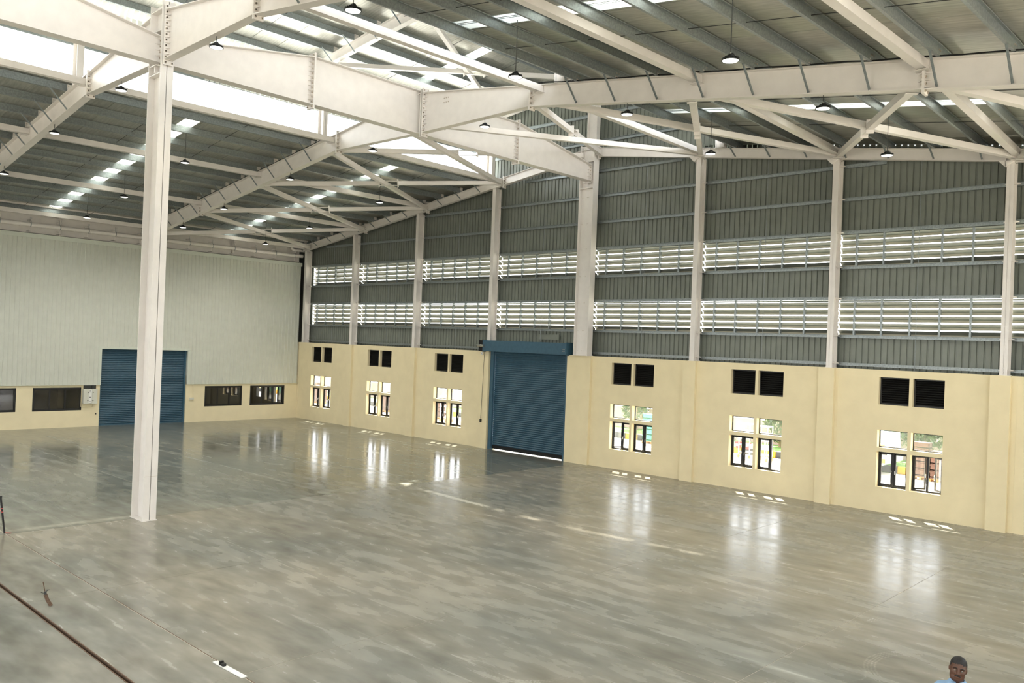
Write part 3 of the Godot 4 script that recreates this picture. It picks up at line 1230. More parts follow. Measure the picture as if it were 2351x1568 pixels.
func monitor_frame(fi: int) -> void:
	var z: float = FZ[fi]
	var xr: float = FX[fi]
	var fw: String = ["gable", "middle", "near column's"][fi]
	for side in [-1, 1]:
		var sw: String = ["left", "right"][(side + 1) / 2]
		var x: float = xr + side * 5.98
		var y0 := TOP - SLOPE * 5.98 - (0.0 if fi > 0 else -0.02)
		var y1 := MON - 0.135 * 5.98 - 0.48
		var p := thing("ridge_post", "short cream steel post of the raised ridge, %s side, %s frame" % [sw, fw], "post", Vector3(x, y0, z))
		isection_post(p, x, z, y0, y1, 0.36, 0.2, true)
		var r := thing("ridge_rafter", "cream steel rafter under the raised ridge roof, %s half, %s frame" % [sw, fw], "rafter", Vector3(x, y1, z))
		var X := func(d): return xr + side * d
		var yt := func(d): return MON - 0.135 * d
		var yb := func(d): return MON - 0.48 - 0.135 * d
		var web := MB.new()
		web.slab(PackedVector2Array([Vector2(X.call(0.02), yb.call(0.02)), Vector2(X.call(7.0), yb.call(7.0) + 0.2), Vector2(X.call(7.0), yt.call(7.0)), Vector2(X.call(0.02), yt.call(0.02))]), z - 0.006, z + 0.006)
		part("web", web, M.steel, r)
		for e in [["top_flange", yt, -0.008, 0.0], ["bottom_flange", yb, 0.008, 0.2]]:
			var f := MB.new()
			f.bar(Vector3(X.call(0.02), e[1].call(0.02) + e[2], z), Vector3(X.call(7.0), e[1].call(7.0) + e[2] + e[3], z), 0.22, 0.016)
			part(e[0], f, M.steel, r)
		end_plate(r, Vector3(X.call(0.03), 0, z), yb.call(0.0) - 0.06, yt.call(0.0) + 0.03, Vector3(side, 0, 0), Vector3(0, 0, 1), 0.22, false)
		cleats_and_flies(r, fi, side, MD, yt, yb)
	if fi == 0:
		var c := thing("ridge_post", "tall cream steel post in the middle of the raised gable", "post", Vector3(xr, 13.1, z - 0.1))
		isection_post(c, xr - 0.05, z - 0.1, 13.1, 15.8, 0.5, 0.24, true)


# upright I section; along_x: its depth runs along x (flanges face x)
func isection_post(parent: Node3D, x: float, z: float, y0: float, y1: float, depth: float, fw: float, along_x: bool, t := 0.016) -> void:
	var w := MB.new()
	var a := MB.new()
	var b := MB.new()
	if along_x:
		w.span(Vector3(x - depth * 0.5, y0, z - 0.006), Vector3(x + depth * 0.5, y1, z + 0.006))
		a.span(Vector3(x - depth * 0.5, y0, z - fw * 0.5), Vector3(x - depth * 0.5 + t, y1, z + fw * 0.5))
		b.span(Vector3(x + depth * 0.5 - t, y0, z - fw * 0.5), Vector3(x + depth * 0.5, y1, z + fw * 0.5))
	else:
		w.span(Vector3(x - 0.006, y0, z - depth * 0.5), Vector3(x + 0.006, y1, z + depth * 0.5))
		a.span(Vector3(x - fw * 0.5, y0, z - depth * 0.5), Vector3(x + fw * 0.5, y1, z - depth * 0.5 + t))
		b.span(Vector3(x - fw * 0.5, y0, z + depth * 0.5 - t), Vector3(x + fw * 0.5, y1, z + depth * 0.5))
	part("web", w, M.steel, parent)
	part("flange", a, M.steel, parent)
	part("flange", b, M.steel, parent)
	var pl := MB.new()
	if along_x:
		pl.span(Vector3(x - depth * 0.5 - 0.04, y0, z - fw * 0.5 - 0.02), Vector3(x + depth * 0.5 + 0.04, y0 + 0.018, z + fw * 0.5 + 0.02))
	else:
		pl.span(Vector3(x - fw * 0.5 - 0.02, y0, z - depth * 0.5 - 0.02), Vector3(x + fw * 0.5 + 0.02, y0 + 0.018, z + depth * 0.5 + 0.02))
	part("base_plate", pl, M.steel, parent)


func main_column() -> void:
	var x: float = FX[2]
	var z: float = FZ[2]
	var c := thing("steel_column", "tall cream steel column standing alone on the concrete floor", "column", Vector3(x, 0, z))
	isection_post(c, x, z, 0.0, 13.3, 0.72, 0.34, true, 0.024)
	var cp := MB.new()
	for y in [11.45, 12.55, 13.1]:
		for s in [-1, 1]:
			cp.span(Vector3(x - 0.34, y, z + s * 0.006), Vector3(x + 0.34, y + 0.018, z + s * 0.16))
	part("cap_plate", cp, M.steel, c)
	var seam := MB.new()
	seam.span(Vector3(x + 0.36, 1.13, z - 0.17), Vector3(x + 0.3615, 1.137, z + 0.17))
	part("weld_seam", seam, M.bolt, c)
	x = FX[0] - 0.1
	z = 0.08
	c = thing("gable_column", "widest cream steel column of the gable wall, right of the blue shutter", "column", Vector3(x, WALL_H, z))
	isection_post(c, x, z, WALL_H, 13.25, 0.74, 0.34, true, 0.022)
	cp = MB.new()
	for y in [11.45, 12.55, 13.05]:
		for s in [-1, 1]:
			cp.span(Vector3(x - 0.35, y, z + s * 0.006), Vector3(x + 0.35, y + 0.016, z + s * 0.16))
	part("cap_plate", cp, M.steel, c)
	var pts := []
	for y in [4.7, 5.55, 6.7, 7.8, 8.95, 10.0, 11.1]:
		for q in [-0.28, -0.05, 0.03]:
			pts.append(Vector3(x + q, y, z + 0.012))
	bolts(c, pts, Vector3(0, 0, 1), 0.01, 0.006)


func jack_beam(k: int) -> void:
	var za: float = FZ[2] + 0.02 if k == 1 else FZ[0] + 0.06
	var zb: float = FZ[4] if k == 1 else FZ[2] - 0.02
	var xa: float = FX[2] if k == 1 else FX[0] - 0.08
	var xb: float = FX[4] if k == 1 else FX[2]
	var t := thing("jack_beam", ["deep cream steel girder from the gable column to the tall floor column", "deep cream steel girder running from the tall floor column towards the viewer"][k], "girder", Vector3(xa, 11.76, za))
	var L := zb - za
	var s0 := za + L * 0.25
	var s1 := za + L * 0.75
	var yb := 11.76
	var yt := 13.2
	var ye := 12.44
	var prof := func(z): return lerpf(ye, yt, clampf(minf(z - za, zb - z) / (L * 0.25), 0.0, 1.0))
	var dx := func(z): return lerpf(xa, xb, (z - za) / L)
	var segs := [[za, s0], [s0, s1], [s1, zb]]
	for s in segs:
		var xm: float = dx.call((s[0] + s[1]) * 0.5)
		var p0 := Vector3(dx.call(s[0]), yb, s[0])
		var p1 := Vector3(dx.call(s[1]), yb, s[1])
		var q0 := Vector3(dx.call(s[0]), prof.call(s[0]), s[0])
		var q1 := Vector3(dx.call(s[1]), prof.call(s[1]), s[1])
		var web := MB.new()
		var nx := Vector3.RIGHT
		for e in [1.0, -1.0]:
			web.quad(p0 + nx * e * 0.008, p1 + nx * e * 0.008, q1 + nx * e * 0.008, q0 + nx * e * 0.008, nx * e)
		part("web", web, M.steel, t)
		var f := MB.new()
		f.bar(q0 - Vector3.UP * 0.012, q1 - Vector3.UP * 0.012, 0.34, 0.025)
		part("top_flange", f, M.steel, t)
		f = MB.new()
		f.bar(p0 + Vector3.UP * 0.012, p1 + Vector3.UP * 0.012, 0.34, 0.025)
		part("bottom_flange", f, M.steel, t)
	for z in [s0, s1]:
		end_plate(t, Vector3(dx.call(z), 0, z), yb - 0.11, yt + 0.11, Vector3(0, 0, 1), Vector3(1, 0, 0), 0.35, true)
	for e in [[za + 0.03, 1.0], [zb - 0.03, -1.0]]:
		end_plate(t, Vector3(dx.call(e[0]), 0, e[0]), yb - 0.08, ye + 0.1, Vector3(0, 0, e[1]), Vector3(1, 0, 0), 0.35, false)
		var st := MB.new()
		st.span(Vector3(dx.call(e[0]) - 0.17, yb - 0.1, e[0]), Vector3(dx.call(e[0]) + 0.17, yb - 0.08, e[0] + e[1] * 0.16))
		st.span(Vector3(dx.call(e[0]) - 0.01, yb - 0.26, e[0]), Vector3(dx.call(e[0]) + 0.01, yb - 0.08, e[0] + e[1] * 0.12))
		part("seat_bracket", st, M.steel, t)


# ---------------------------------------------------------------- gable columns, girts
func gable_steel() -> void:
	var where := ["in the far corner", "first from the far corner", "second from the far corner", "left of the blue shutter", "", "first right of the widest column", "second right of the widest column", "third right of the widest column", "beyond the photo's edge"]
	for i in GX.size():
		if i == 4:
			continue
		var x: float = GX[i]
		var y1 := gable_top(x) - 0.37
		var c := thing("gable_column", "cream steel column on top of the cream wall, %s" % where[i], "column", Vector3(x, WALL_H, -0.09), "columns of the gable wall")
		isection_post(c, x, -0.09, WALL_H, y1, 0.38, 0.2, false)
		var g := MB.new()
		for y in [4.62, 5.52, 6.76, 7.80, 8.95, 10.05, 11.15, 12.2]:
			if y < y1 - 0.1:
				for s in [-1.0, 1.0]:
					# small wedge plate that carries each girt
					var poly := PackedVector2Array([Vector2(0.0, 0.0), Vector2(0.2, 0.0), Vector2(0.2, 0.02), Vector2(0.0, 0.07)])
					var p := PackedVector2Array()
					for q in poly:
						p.append(Vector2(x + s * (0.006 + q.x * 0.95), y + 0.02 + q.y))
					g.slab(p, -0.27, -0.17)
		part("girt_cleat", g, M.steel, c)
		var cap := MB.new()
		cap.span(Vector3(x - 0.11, y1, -0.2), Vector3(x + 0.11, y1 + 0.02, 0.12))
		cap.slab(PackedVector2Array([Vector2(x + 0.01, y1 - 0.3), Vector2(x + 0.09, y1 - 0.02), Vector2(x + 0.01, y1 - 0.02)]), -0.1, -0.085)
		part("cap_plate", cap, M.steel, c)
	var levels := [4.58, 5.50, 6.76, 7.78, 8.95, 10.05, 11.15, 12.2]
	var names_ := ["lowest", "second", "third", "fourth", "fifth", "sixth", "seventh", "topmost"]
	var bays := ["far corner bay", "second bay", "third bay", "shutter bay", "bay right of the widest column", "second bay right of it", "third bay right of it", "last bay"]
	for i in GX.size() - 1:
		for k in levels.size():
			var y: float = levels[k]
			var a: float = GX[i] - 0.1
			var b: float = GX[i + 1] + 0.1
			# stop at the sloping rafter
			if y > gable_top(GX[i]) - 0.4 and GX[i] < 21.0:
				a = maxf(a, 21.74 - (13.162 - 0.4 - y) / SLOPE)
			if y > gable_top(GX[i + 1]) - 0.4 and GX[i + 1] > 22.0:
				b = minf(b, 21.74 + (13.162 - 0.4 - y) / SLOPE)
			if b - a < 0.8:
				continue
			var mb := MB.new()
			cee(mb, Vector3(a, y, -0.36), Vector3(b, y, -0.36), 0.1, 0.075, Vector3.UP, 1.0)
			mb.span(Vector3(a, y + 0.092, -0.47), Vector3(b, y + 0.1, -0.28))
			single("wall_girt", mb, M.galvanised, "galvanised horizontal wall rail, %s one in the gable's %s" % [names_[k], bays[i]], "rail", Vector3(a, y, -0.36), "horizontal rails of the gable wall")
		var xm: float = (GX[i] + GX[i + 1]) * 0.5
		var r := MB.new()
		r.tube([Vector3(xm, WALL_H, -0.3), Vector3(xm, gable_top(xm) - 0.2, -0.3)], 0.007, 5)
		single("sag_rod", r, M.galvanised, "thin vertical tie rod in the middle of the gable's %s" % bays[i], "rod", Vector3(xm, WALL_H, -0.3), "tie rods of the gable wall")
	# rails of the raised gable
	for e in [[13.45, "lower"], [14.6, "upper"]]:
		for s in [-1, 1]:
			var mb := MB.new()
			var a: float = 21.74 + s * 0.25
			var b: float = 21.74 + s * 6.2
			cee(mb, Vector3(minf(a, b), e[0], -0.36), Vector3(maxf(a, b), e[0], -0.36), 0.1, 0.075, Vector3.UP, 1.0)
			mb.span(Vector3(minf(a, b), e[0] + 0.092, -0.47), Vector3(maxf(a, b), e[0] + 0.1, -0.25))
			single("wall_girt", mb, M.galvanised, "galvanised rail across the raised gable, %s one, %s half" % [e[1], ["left", "right"][(s + 1) / 2]], "rail", Vector3(minf(a, b), e[0], -0.36), "horizontal rails of the gable wall")


func box_tube(called: String, a: Vector3, b: Vector3, w: float, label: String, cat: String, group: String, cuts: Array = []) -> Node3D:
	var t := thing(called, label, cat, a, group)
	var d := (b - a).normalized()
	for e in ([[0.0, cuts[0]], [cuts[1], 1.0]] if cuts.size() > 1 else [[0.0, 1.0]]):
		var mb := MB.new()
		mb.bar(a.lerp(b, e[0]), a.lerp(b, e[1]), w, w)
		part("tube", mb, M.steel, t)
	if cuts.size() > 1:
		# fish plates carry the tube past the crossing one
		for s in [-1.0, 1.0]:
			var fp := MB.new()
			fp.bar(a.lerp(b, cuts[0]) + Vector3.UP * s * (w * 0.5 + 0.012), a.lerp(b, cuts[1]) + Vector3.UP * s * (w * 0.5 + 0.012), w * 0.8, 0.012)
			part("splice_plate", fp, M.steel, t)
	var x := Vector3.UP.cross(d).normalized()
	for e in [[a, 1.0], [b, -1.0]]:
		var pl := MB.new()
		pl.bar(e[0] + d * e[1] * 0.0 - Vector3.UP * w * 0.62, e[0] + d * e[1] * 0.2 - Vector3.UP * w * 0.62, w * 1.5, 0.012)
		part("end_fitting", pl, M.steel, t)
	for f in cuts:
		# bolted flange joint
		var p := a.lerp(b, f)
		var fl := MB.new()
		fl.box(p, Vector3(w * 1.15, w * 2.1, 0.03), Basis(x, d.cross(x), d))
		part("flange_joint", fl, M.steel, t)
	return t


func struts_and_braces() -> void:
	var GS := 5.242
	var bw := ["gable bay", "middle bay", "near bay"]
	for side in [-1, 1]:
		var sw: String = ["left", "right"][(side + 1) / 2]
		for k in [1, 2, 3, 4]:
			for bay in 3:
				if side > 0 and k == 4:
					continue
				var d0: float = (GS if bay > 0 else 5.2) * k
				var d1: float = GS * k
				if k == 4:
					d0 = 21.2
					d1 = 21.2
				var a := Vector3(FX[bay] + side * d0, TOP - SLOPE * d0 - 0.13, FZ[bay] + 0.02)
				var b := Vector3(FX[bay + 1] + side * d1, TOP - SLOPE * d1 - 0.13, FZ[bay + 1] - 0.02)
				box_tube("roof_strut", a, b, 0.19, "cream square tie tube, %s roof, %s from the ridge, %s" % [sw, ORD[k - 1], bw[bay]], "strut", "tie tubes of the roof")
		# crossed braces in the bay against the gable
		for k in 4:
			var dA0 := maxf(5.2 * k, 0.45)
			var dA1 := minf(5.2 * (k + 1), 21.0)
			var dB0 := maxf(GS * k, 0.5)
			var dB1 := minf(GS * (k + 1), 21.3)
			var yg := func(d): return 13.162 - 0.22 - SLOPE * d
			var ym := func(d): return 12.51 - SLOPE * maxf(d, 4.865) + 0.02
			var g0 := Vector3(FX[0] + side * dA0, yg.call(dA0), FZ[0] + 0.08)
			var g1 := Vector3(FX[0] + side * dA1, yg.call(dA1), FZ[0] + 0.08)
			var m0 := Vector3(FX[1] + side * (dB0 + 0.25), ym.call(dB0) + 0.1, FZ[1] - 0.1)
			var m1 := Vector3(FX[1] + side * (dB1 - 0.25), ym.call(dB1) + 0.1, FZ[1] - 0.1)
			if side > 0 and k == 3:
				m1 = Vector3(FX[1] + side * 20.9, ym.call(20.9), FZ[1] - 0.1)
			box_tube("roof_brace", m0, g1, 0.17, "cream diagonal brace, %s panel from the ridge, %s slope, running outward to the gable" % [ORD[k], sw], "brace", "diagonal roof braces")
			box_tube("roof_brace", m1, g0, 0.17, "cream diagonal brace, %s panel from the ridge, %s slope, running inward to the gable" % [ORD[k], sw], "brace", "diagonal roof braces", [0.46, 0.54])
		# braces of the raised ridge roof
		var y := func(d): return MON - 0.46 - 0.135 * d
		box_tube("ridge_brace", Vector3(FX[1] + side * 0.1, y.call(0.1), FZ[1] - 0.1), Vector3(FX[0] + side * 5.5, y.call(5.5) + 0.2, FZ[0] + 0.1), 0.16, "cream diagonal brace under the raised ridge, %s slope, falling towards the gable" % sw, "brace", "braces of the raised ridge")
		box_tube("ridge_brace", Vector3(FX[1] + side * 5.2, y.call(5.2), FZ[1] - 0.1), Vector3(FX[0] + side * 0.1, y.call(0.1) + 0.2, FZ[0] + 0.1), 0.16, "cream diagonal brace under the raised ridge, %s slope, rising towards the gable" % sw, "brace", "braces of the raised ridge", [0.47, 0.55])
	# edge tubes along both sides of the ridge opening
	var cb := MB.new()
	var pts := []
	for i in 40:
		var d := 5.2 + i * 0.45
		pts.append(Vector3(FX[1] + d, TOP - SLOPE * d + 0.03 + 0.012 * sin(i * 1.7), FZ[1] + 0.125 + 0.01 * sin(i * 2.3)))
	cb.tube(pts, 0.016, 6)
	single("power_cable", cb, M.rubber, "black cable lying along the top of the middle frame's right rafter", "cable", pts[0])
	var cl := MB.new()
	pts = []
	for i in 38:
		var d := 5.6 + i * 0.4
		pts.append(Vector3(FX[1] - d, TOP - SLOPE * d + 0.025 + 0.008 * sin(i * 1.9), FZ[1] + 0.12))
	cl.tube(pts, 0.012, 6)
	single("power_cable", cl, M.rubber, "black cable lying along the top of the middle frame's left rafter", "cable", pts[0])


# ---------------------------------------------------------------- girder and pipe above the far wall
func eave_girder_and_pipe() -> void:
	var x := -0.32
	var g := thing("eave_girder", "deep cream steel girder along the top of the far wall", "girder", Vector3(x, 9.25, 0.0))
	var m := MB.new()
	m.span(Vector3(x - 0.01, 9.25, 0.0), Vector3(x + 0.01, 10.46, 36.0))
	part("web", m, M.steel, g)
	for y in [9.25, 10.44]:
		m = MB.new()
		m.span(Vector3(x - 0.13, y, 0.0), Vector3(x + 0.13, y + 0.022, 36.0))
		part("flange", m, M.steel, g)
	for z in [4.35, 13.3, 22.3]:
		end_plate(g, Vector3(x, 0, z), 9.2, 10.62, Vector3(0, 0, 1), Vector3(1, 0, 0), 0.3, true)
	for z in [9.36, 18.09]:
		m = MB.new()
		m.span(Vector3(x - 0.12, 10.46, z - 0.25), Vector3(x + 0.12, 10.48, z + 0.25))
		m.span(Vector3(x - 0.01, 10.48, z - 0.1), Vector3(x + 0.01, 10.66, z + 0.1))
		part("bearing_plate", m, M.steel, g)
	# gable corner end of the girder
	var p := thing("overhead_pipe", "long cream pipe running below the girder on the far wall", "pipe", Vector3(0.12, 9.6, 0.3))
	m = MB.new()
	m.tube([Vector3(0.12, 9.6, 0.05), Vector3(0.12, 9.6, 9.0), Vector3(0.12, 9.6, 18.0), Vector3(0.12, 9.6, 35.0)], 0.1, 14)
	part("tube", m, M.steel, p)
	m = MB.new()
	for z in [2.6, 5.8, 8.9, 12.0, 15.1, 18.2]:
		m.tube([Vector3(0.12, 9.6, z - 0.03), Vector3(0.12, 9.6, z + 0.03)], 0.115, 14)
	part("coupling", m, M.steel, p)
	var q := thing("branch_pipe", "cream pipe with two elbows in the far corner under the roof", "pipe", Vector3(-0.05, 9.9, 0.3))
	m = MB.new()
	var pts := [Vector3(0.0, 10.5, 0.75), Vector3(0.02, 10.1, 0.72)]
	for i in 7:
		var t := PI * 0.5 * i / 6.0
		pts.append(Vector3(0.03, 10.08 - 0.14 * sin(t), 0.72 - 0.14 * (1.0 - cos(t))))
	pts.append(Vector3(0.03, 9.94, 0.05))
	m.tube(pts, 0.085, 12)
	part("tube", m, M.steel, q)
	for i in 17:
		var z := 0.55 + i * 1.283
		var b := thing("pipe_bracket", "small cream bracket holding the pipe on the far wall, %s from the corner" % (ORD[i] if i < 16 else "farthest"), "bracket", Vector3(-0.2, 9.7, z), "brackets of the overhead pipe")
		m = MB.new()
		m.span(Vector3(-0.31, 9.78, z - 0.03), Vector3(0.2, 9.85, z + 0.03))
		part("arm", m, M.steel, b)
		m = MB.new()
		for s in [-0.035, 0.035]:
			m.tube([Vector3(0.14, 9.95, z + s), Vector3(0.14, 9.7, z + s)], 0.006, 5)
		m.tube([Vector3(0.12, 9.6, z - 0.02), Vector3(0.12, 9.6, z + 0.02)], 0.108, 12)
		part("clamp", m, M.galvanised, b)
		m = MB.new()
		m.span(Vector3(0.02, 9.3, z - 0.05), Vector3(0.04, 9.5, z - 0.03))
		m.span(Vector3(0.02, 9.3, z + 0.03), Vector3(0.04, 9.5, z + 0.05))
		m.span(Vector3(-0.31, 9.3, z - 0.06), Vector3(0.06, 9.32, z + 0.06))
		part("hanger", m, M.steel, b)
	# cream eave channel above the girder
	var e := MB.new()
	e.span(Vector3(0.55, 10.42, 0.0), Vector3(0.58, 10.66, 36.0))
	e.span(Vector3(0.5, 10.42, 0.0), Vector3(0.58, 10.44, 36.0))
	single("eave_channel", e, M.steel, "cream steel channel along the eave above the far wall's girder", "channel", Vector3(0.55, 10.42, 0.0))


# ---------------------------------------------------------------- roller shutters
func shutter_slat(ln: float) -> ArrayMesh:
	var mb := MB.new()
	var pts := []
	for i in 9:
		var t := PI * i / 8.0
		pts.append(Vector2(0.004 + 0.024 * sin(t), 0.006 + 0.078 * i / 8.0))
	for i in 8:
		var a: Vector2 = pts[i]
		var b: Vector2 = pts[i + 1]
		var na := Vector3(0, (i - 4.0) / 4.5, 1).normalized()
		var nb := Vector3(0, (i - 3.0) / 4.5, 1).normalized()
		mb.tri3(Vector3(0, a.y, a.x), Vector3(ln, a.y, a.x), Vector3(ln, b.y, b.x), na, na, nb)
		mb.tri3(Vector3(0, a.y, a.x), Vector3(ln, b.y, b.x), Vector3(0, b.y, b.x), na, nb, nb)
	mb.quad(Vector3(0, 0, 0), Vector3(ln, 0, 0), Vector3(ln, 0.092, 0), Vector3(0, 0.092, 0), Vector3(0, 0, -1))
	mb.quad(Vector3(0, 0, 0.001), Vector3(ln, 0, 0.001), Vector3(ln, 0.092, 0.001), Vector3(0, 0.092, 0.001), Vector3(0, 0, 1))
	return mb.mesh()


func doors() -> void:
	var x0: float = DOOR_G[0]
	var x1: float = DOOR_G[1]
	var d := thing("door_1", "tall blue roller shutter in the gable wall with a box hood", "door", Vector3(x0, 0, -0.08), "", "structure")
	var sl := shutter_slat(x1 - x0 - 0.1)
	for i in 48:
		inst("slat", sl, M.shutter, d, Vector3(x0 + 0.05, 0.19 + i * 0.091, -0.1))
	var m := MB.new()
	m.span(Vector3(x0 + 0.04, 0.035, -0.115), Vector3(x1 - 0.04, 0.2, -0.07))
	part("bottom_bar", m, M.rubber, d)
	for x in [x0 - 0.16, x1 - 0.05]:
		m = MB.new()
		m.span(Vector3(x, 0.0, -0.12), Vector3(x + 0.2, 4.55, 0.035))
		part("guide_rail", m, M.hood, d)
	m = MB.new()
	m.span(Vector3(15.98, 4.5, -0.12), Vector3(20.95, 5.0, 0.34))
	var hood := part("hood", m, M.hood, d)
	m = MB.new()
	m.span(Vector3(20.955, 4.47, -0.1), Vector3(20.975, 5.02, 0.345))
	m.span(Vector3(15.955, 4.47, -0.1), Vector3(15.975, 5.02, 0.345))
	part("end_cap", m, M.hood, hood)
	bolts(d, [Vector3(20.80, 4.72, 0.345), Vector3(20.87, 4.72, 0.345), Vector3(20.80, 4.64, 0.345), Vector3(20.87, 4.64, 0.345)], Vector3(0, 0, 1), 0.012, 0.006)
	var mo := thing("shutter_motor", "black and chrome drive motor at the left end of the shutter hood", "motor", Vector3(15.7, 4.55, 0.2))
	m = MB.new()
	m.span(Vector3(15.66, 4.5, 0.0), Vector3(15.95, 5.0, 0.3))
	part("housing", m, M.rubber, mo)
	m = MB.new()
	m.tube([Vector3(15.62, 4.76, 0.36), Vector3(15.86, 4.75, 0.38)], 0.05, 12)
	m.tube([Vector3(15.86, 4.75, 0.38), Vector3(16.1, 4.74, 0.40)], 0.065, 12)
	part("drive", m, M.chrome, mo)
	var cam_ := thing("sensor", "small white round sensor under the shutter motor", "sensor", Vector3(15.78, 4.36, 0.14))
	m = MB.new()
	m.lathe([Vector2(0.0, 0.05), Vector2(0.04, 0.045), Vector2(0.055, 0.02), Vector2(0.055, -0.03), Vector2(0.03, -0.05), Vector2(0.0, -0.055)], Vector3(15.78, 4.38, 0.19), 14)
	part("body", m, M.white_paint, cam_)
	m = MB.new()
	m.lathe([Vector2(0.0, 0.02), Vector2(0.02, 0.0), Vector2(0.0, -0.02)], Vector3(15.795, 4.38, 0.24), 10)
	part("eye", m, M.black, cam_)
	m = MB.new()
	m.span(Vector3(15.74, 4.42, 0.12), Vector3(15.82, 4.45, 0.2))
	part("mount", m, M.white_paint, cam_)
	var ch := MB.new()
	ch.tube([Vector3(15.93, 4.5, 0.17), Vector3(15.88, 3.0, 0.165), Vector3(15.83, 1.35, 0.16)], 0.008, 6)
	var cd := thing("control_cable", "thin cable hanging down the wall to a push-button box", "cable", Vector3(15.93, 1.3, 0.17))
	part("cable", ch, M.rubber, cd)
	m = MB.new()
	m.span(Vector3(15.79, 1.2, 0.13), Vector3(15.87, 1.35, 0.19))
	part("button_box", m, M.black, cd)
	# panel above the hood
	var jb := MB.new()
	jb.span(Vector3(18.7, 5.12, -0.42), Vector3(19.95, 5.36, -0.36))
	single("junction_box", jb, M.cladding, "long grey box on the rail above the shutter hood", "box", Vector3(18.7, 5.12, -0.4))

	# far wall shutter, set back behind the panelling
	var z0: float = DOOR_F[0]
	var z1: float = DOOR_F[1]
	d = thing("door_2", "wide blue roller shutter in the far wall behind the tall column", "door", Vector3(-0.2, 0, z0), "", "structure")
	var s2 := shutter_slat(z1 - z0 + 0.2)
	for i in 44:
		inst("slat", s2, M.shutter, d, Vector3(-0.215, 0.06 + i * 0.091, z1 + 0.1), Basis(Vector3.UP, PI / 2))
	m = MB.new()
	m.span(Vector3(-0.24, 0.0, z0 - 0.1), Vector3(-0.19, 0.06, z1 + 0.1))
	part("bottom_bar", m, M.hood, d)
	m = MB.new()
	for z in [z0 - 0.02, z1 - 0.08]:
		m.span(Vector3(-0.2, 0.0, z), Vector3(-0.12, 3.95, z + 0.1))
	part("guide_rail", m, M.hood, d)


# ---------------------------------------------------------------- lamps
func lamps() -> void:
	var body := MB.new()
	body.lathe([Vector2(0.0, 0.085), Vector2(0.07, 0.085), Vector2(0.082, 0.078), Vector2(0.088, 0.045), Vector2(0.105, 0.032), Vector2(0.158, 0.014), Vector2(0.164, -0.010), Vector2(0.15, -0.016), Vector2(0.14, -0.004), Vector2(0.0, -0.004)], Vector3.ZERO, 26)
	var fins := MB.new()
	for i in 18:
		var t := TAU * i / 18
		fins.bar(Vector3(cos(t) * 0.08, 0.035, sin(t) * 0.08), Vector3(cos(t) * 0.158, 0.02, sin(t) * 0.158), 0.007, 0.03)
	var lens := MB.new()
	lens.lathe([Vector2(0.0, -0.03), Vector2(0.09, -0.026), Vector2(0.142, -0.012), Vector2(0.142, -0.004), Vector2(0.0, -0.003)], Vector3.ZERO, 26)
	var hook := MB.new()
	hook.tube([Vector3(0, 0.08, 0), Vector3(0, 0.14, 0)], 0.016, 8)
	var drv := MB.new()
	drv.box(Vector3(0.03, 0.095, 0.02), Vector3(0.08, 0.025, 0.06))
	var bm := body.mesh()
	var fm := fins.mesh()
	var lm := lens.mesh()
	var hm := hook.mesh()
	var dm := drv.mesh()
	# [x, y, z, height of its hanging point, label]
	var list := []
	var rowname := {4.6: "in the gable bay", 9.36: "under the middle frame", 13.7: "in the middle bay", 18.09: "under the floor column's frame", 22.6: "added unseen in near bay", 27.1: "added unseen under last frame"}
	for q in [[9.36, [4.41, 8.39, 13.78, 19.18, 24.86, 30.25, 35.57]], [18.09, [8.59, 13.86, 19.19, 24.74, 30.17, 35.6]], [4.6, [3.76, 7.86, 13.41, 29.99, 35.28]], [13.7, [4.43, 8.41, 13.8, 30.28, 35.7]], [22.6, [8.4, 13.8, 30.2, 35.7, 40.5]], [27.1, [8.4, 13.8, 19.2, 24.7, 30.2]]]:  # column frame's last lamp and both nearest rows: unseen, added for their light
		var z: float = q[0]
		for i in q[1].size():
			var x: float = q[1][i]
			var d := absf(x - 21.8)
			var on_rafter: bool = z in [9.36, 18.09, 27.1]
			var hang: float = 12.51 - SLOPE * maxf(d, 4.865) if on_rafter else TOP - SLOPE * d + 0.02
			var y: float = hang - 0.28 if on_rafter else hang - 1.06
			list.append([Vector3(x, y, z), hang, "round high-bay lamp %s, %s from the far end of its row" % [rowname[z], ORD[i]], 0.01 if on_rafter else 0.24])
	for e in list:
		var p: Vector3 = e[0]
		var t := thing("high_bay_lamp", e[2], "lamp", p, "high-bay lamps under the roof")
		inst("housing", bm, M.lamp_body, t, p)
		inst("fin_ring", fm, M.lamp_body, t, p)
		inst("lens", lm, M.lamp_lens, t, p)
		inst("driver_box", dm, M.lamp_body, t, p)
		inst("hook", hm, M.chrome, t, p)
		var c := MB.new()
		c.tube([p + Vector3(0, 0.13, 0), Vector3(p.x, e[1] + e[3], p.z)], 0.009, 5)
		part("chain", c, M.dark_steel, t)
		var l := SpotLight3D.new()
		l.name = "lamp_light"
		l.position = Vector3(0, -0.05, 0)
		l.rotation = Vector3(-PI / 2, 0, 0)
		l.spot_angle = 78.0
		l.spot_attenuation = 0.6
		l.spot_range = 60.0
		l.light_size = 0.13
		l.light_color = Color(1.0, 0.98, 0.94)
		l.light_energy = LAMP_ENERGY
		l.shadow_enabled = true
		t.add_child(l)


const LAMP_ENERGY := 12.0


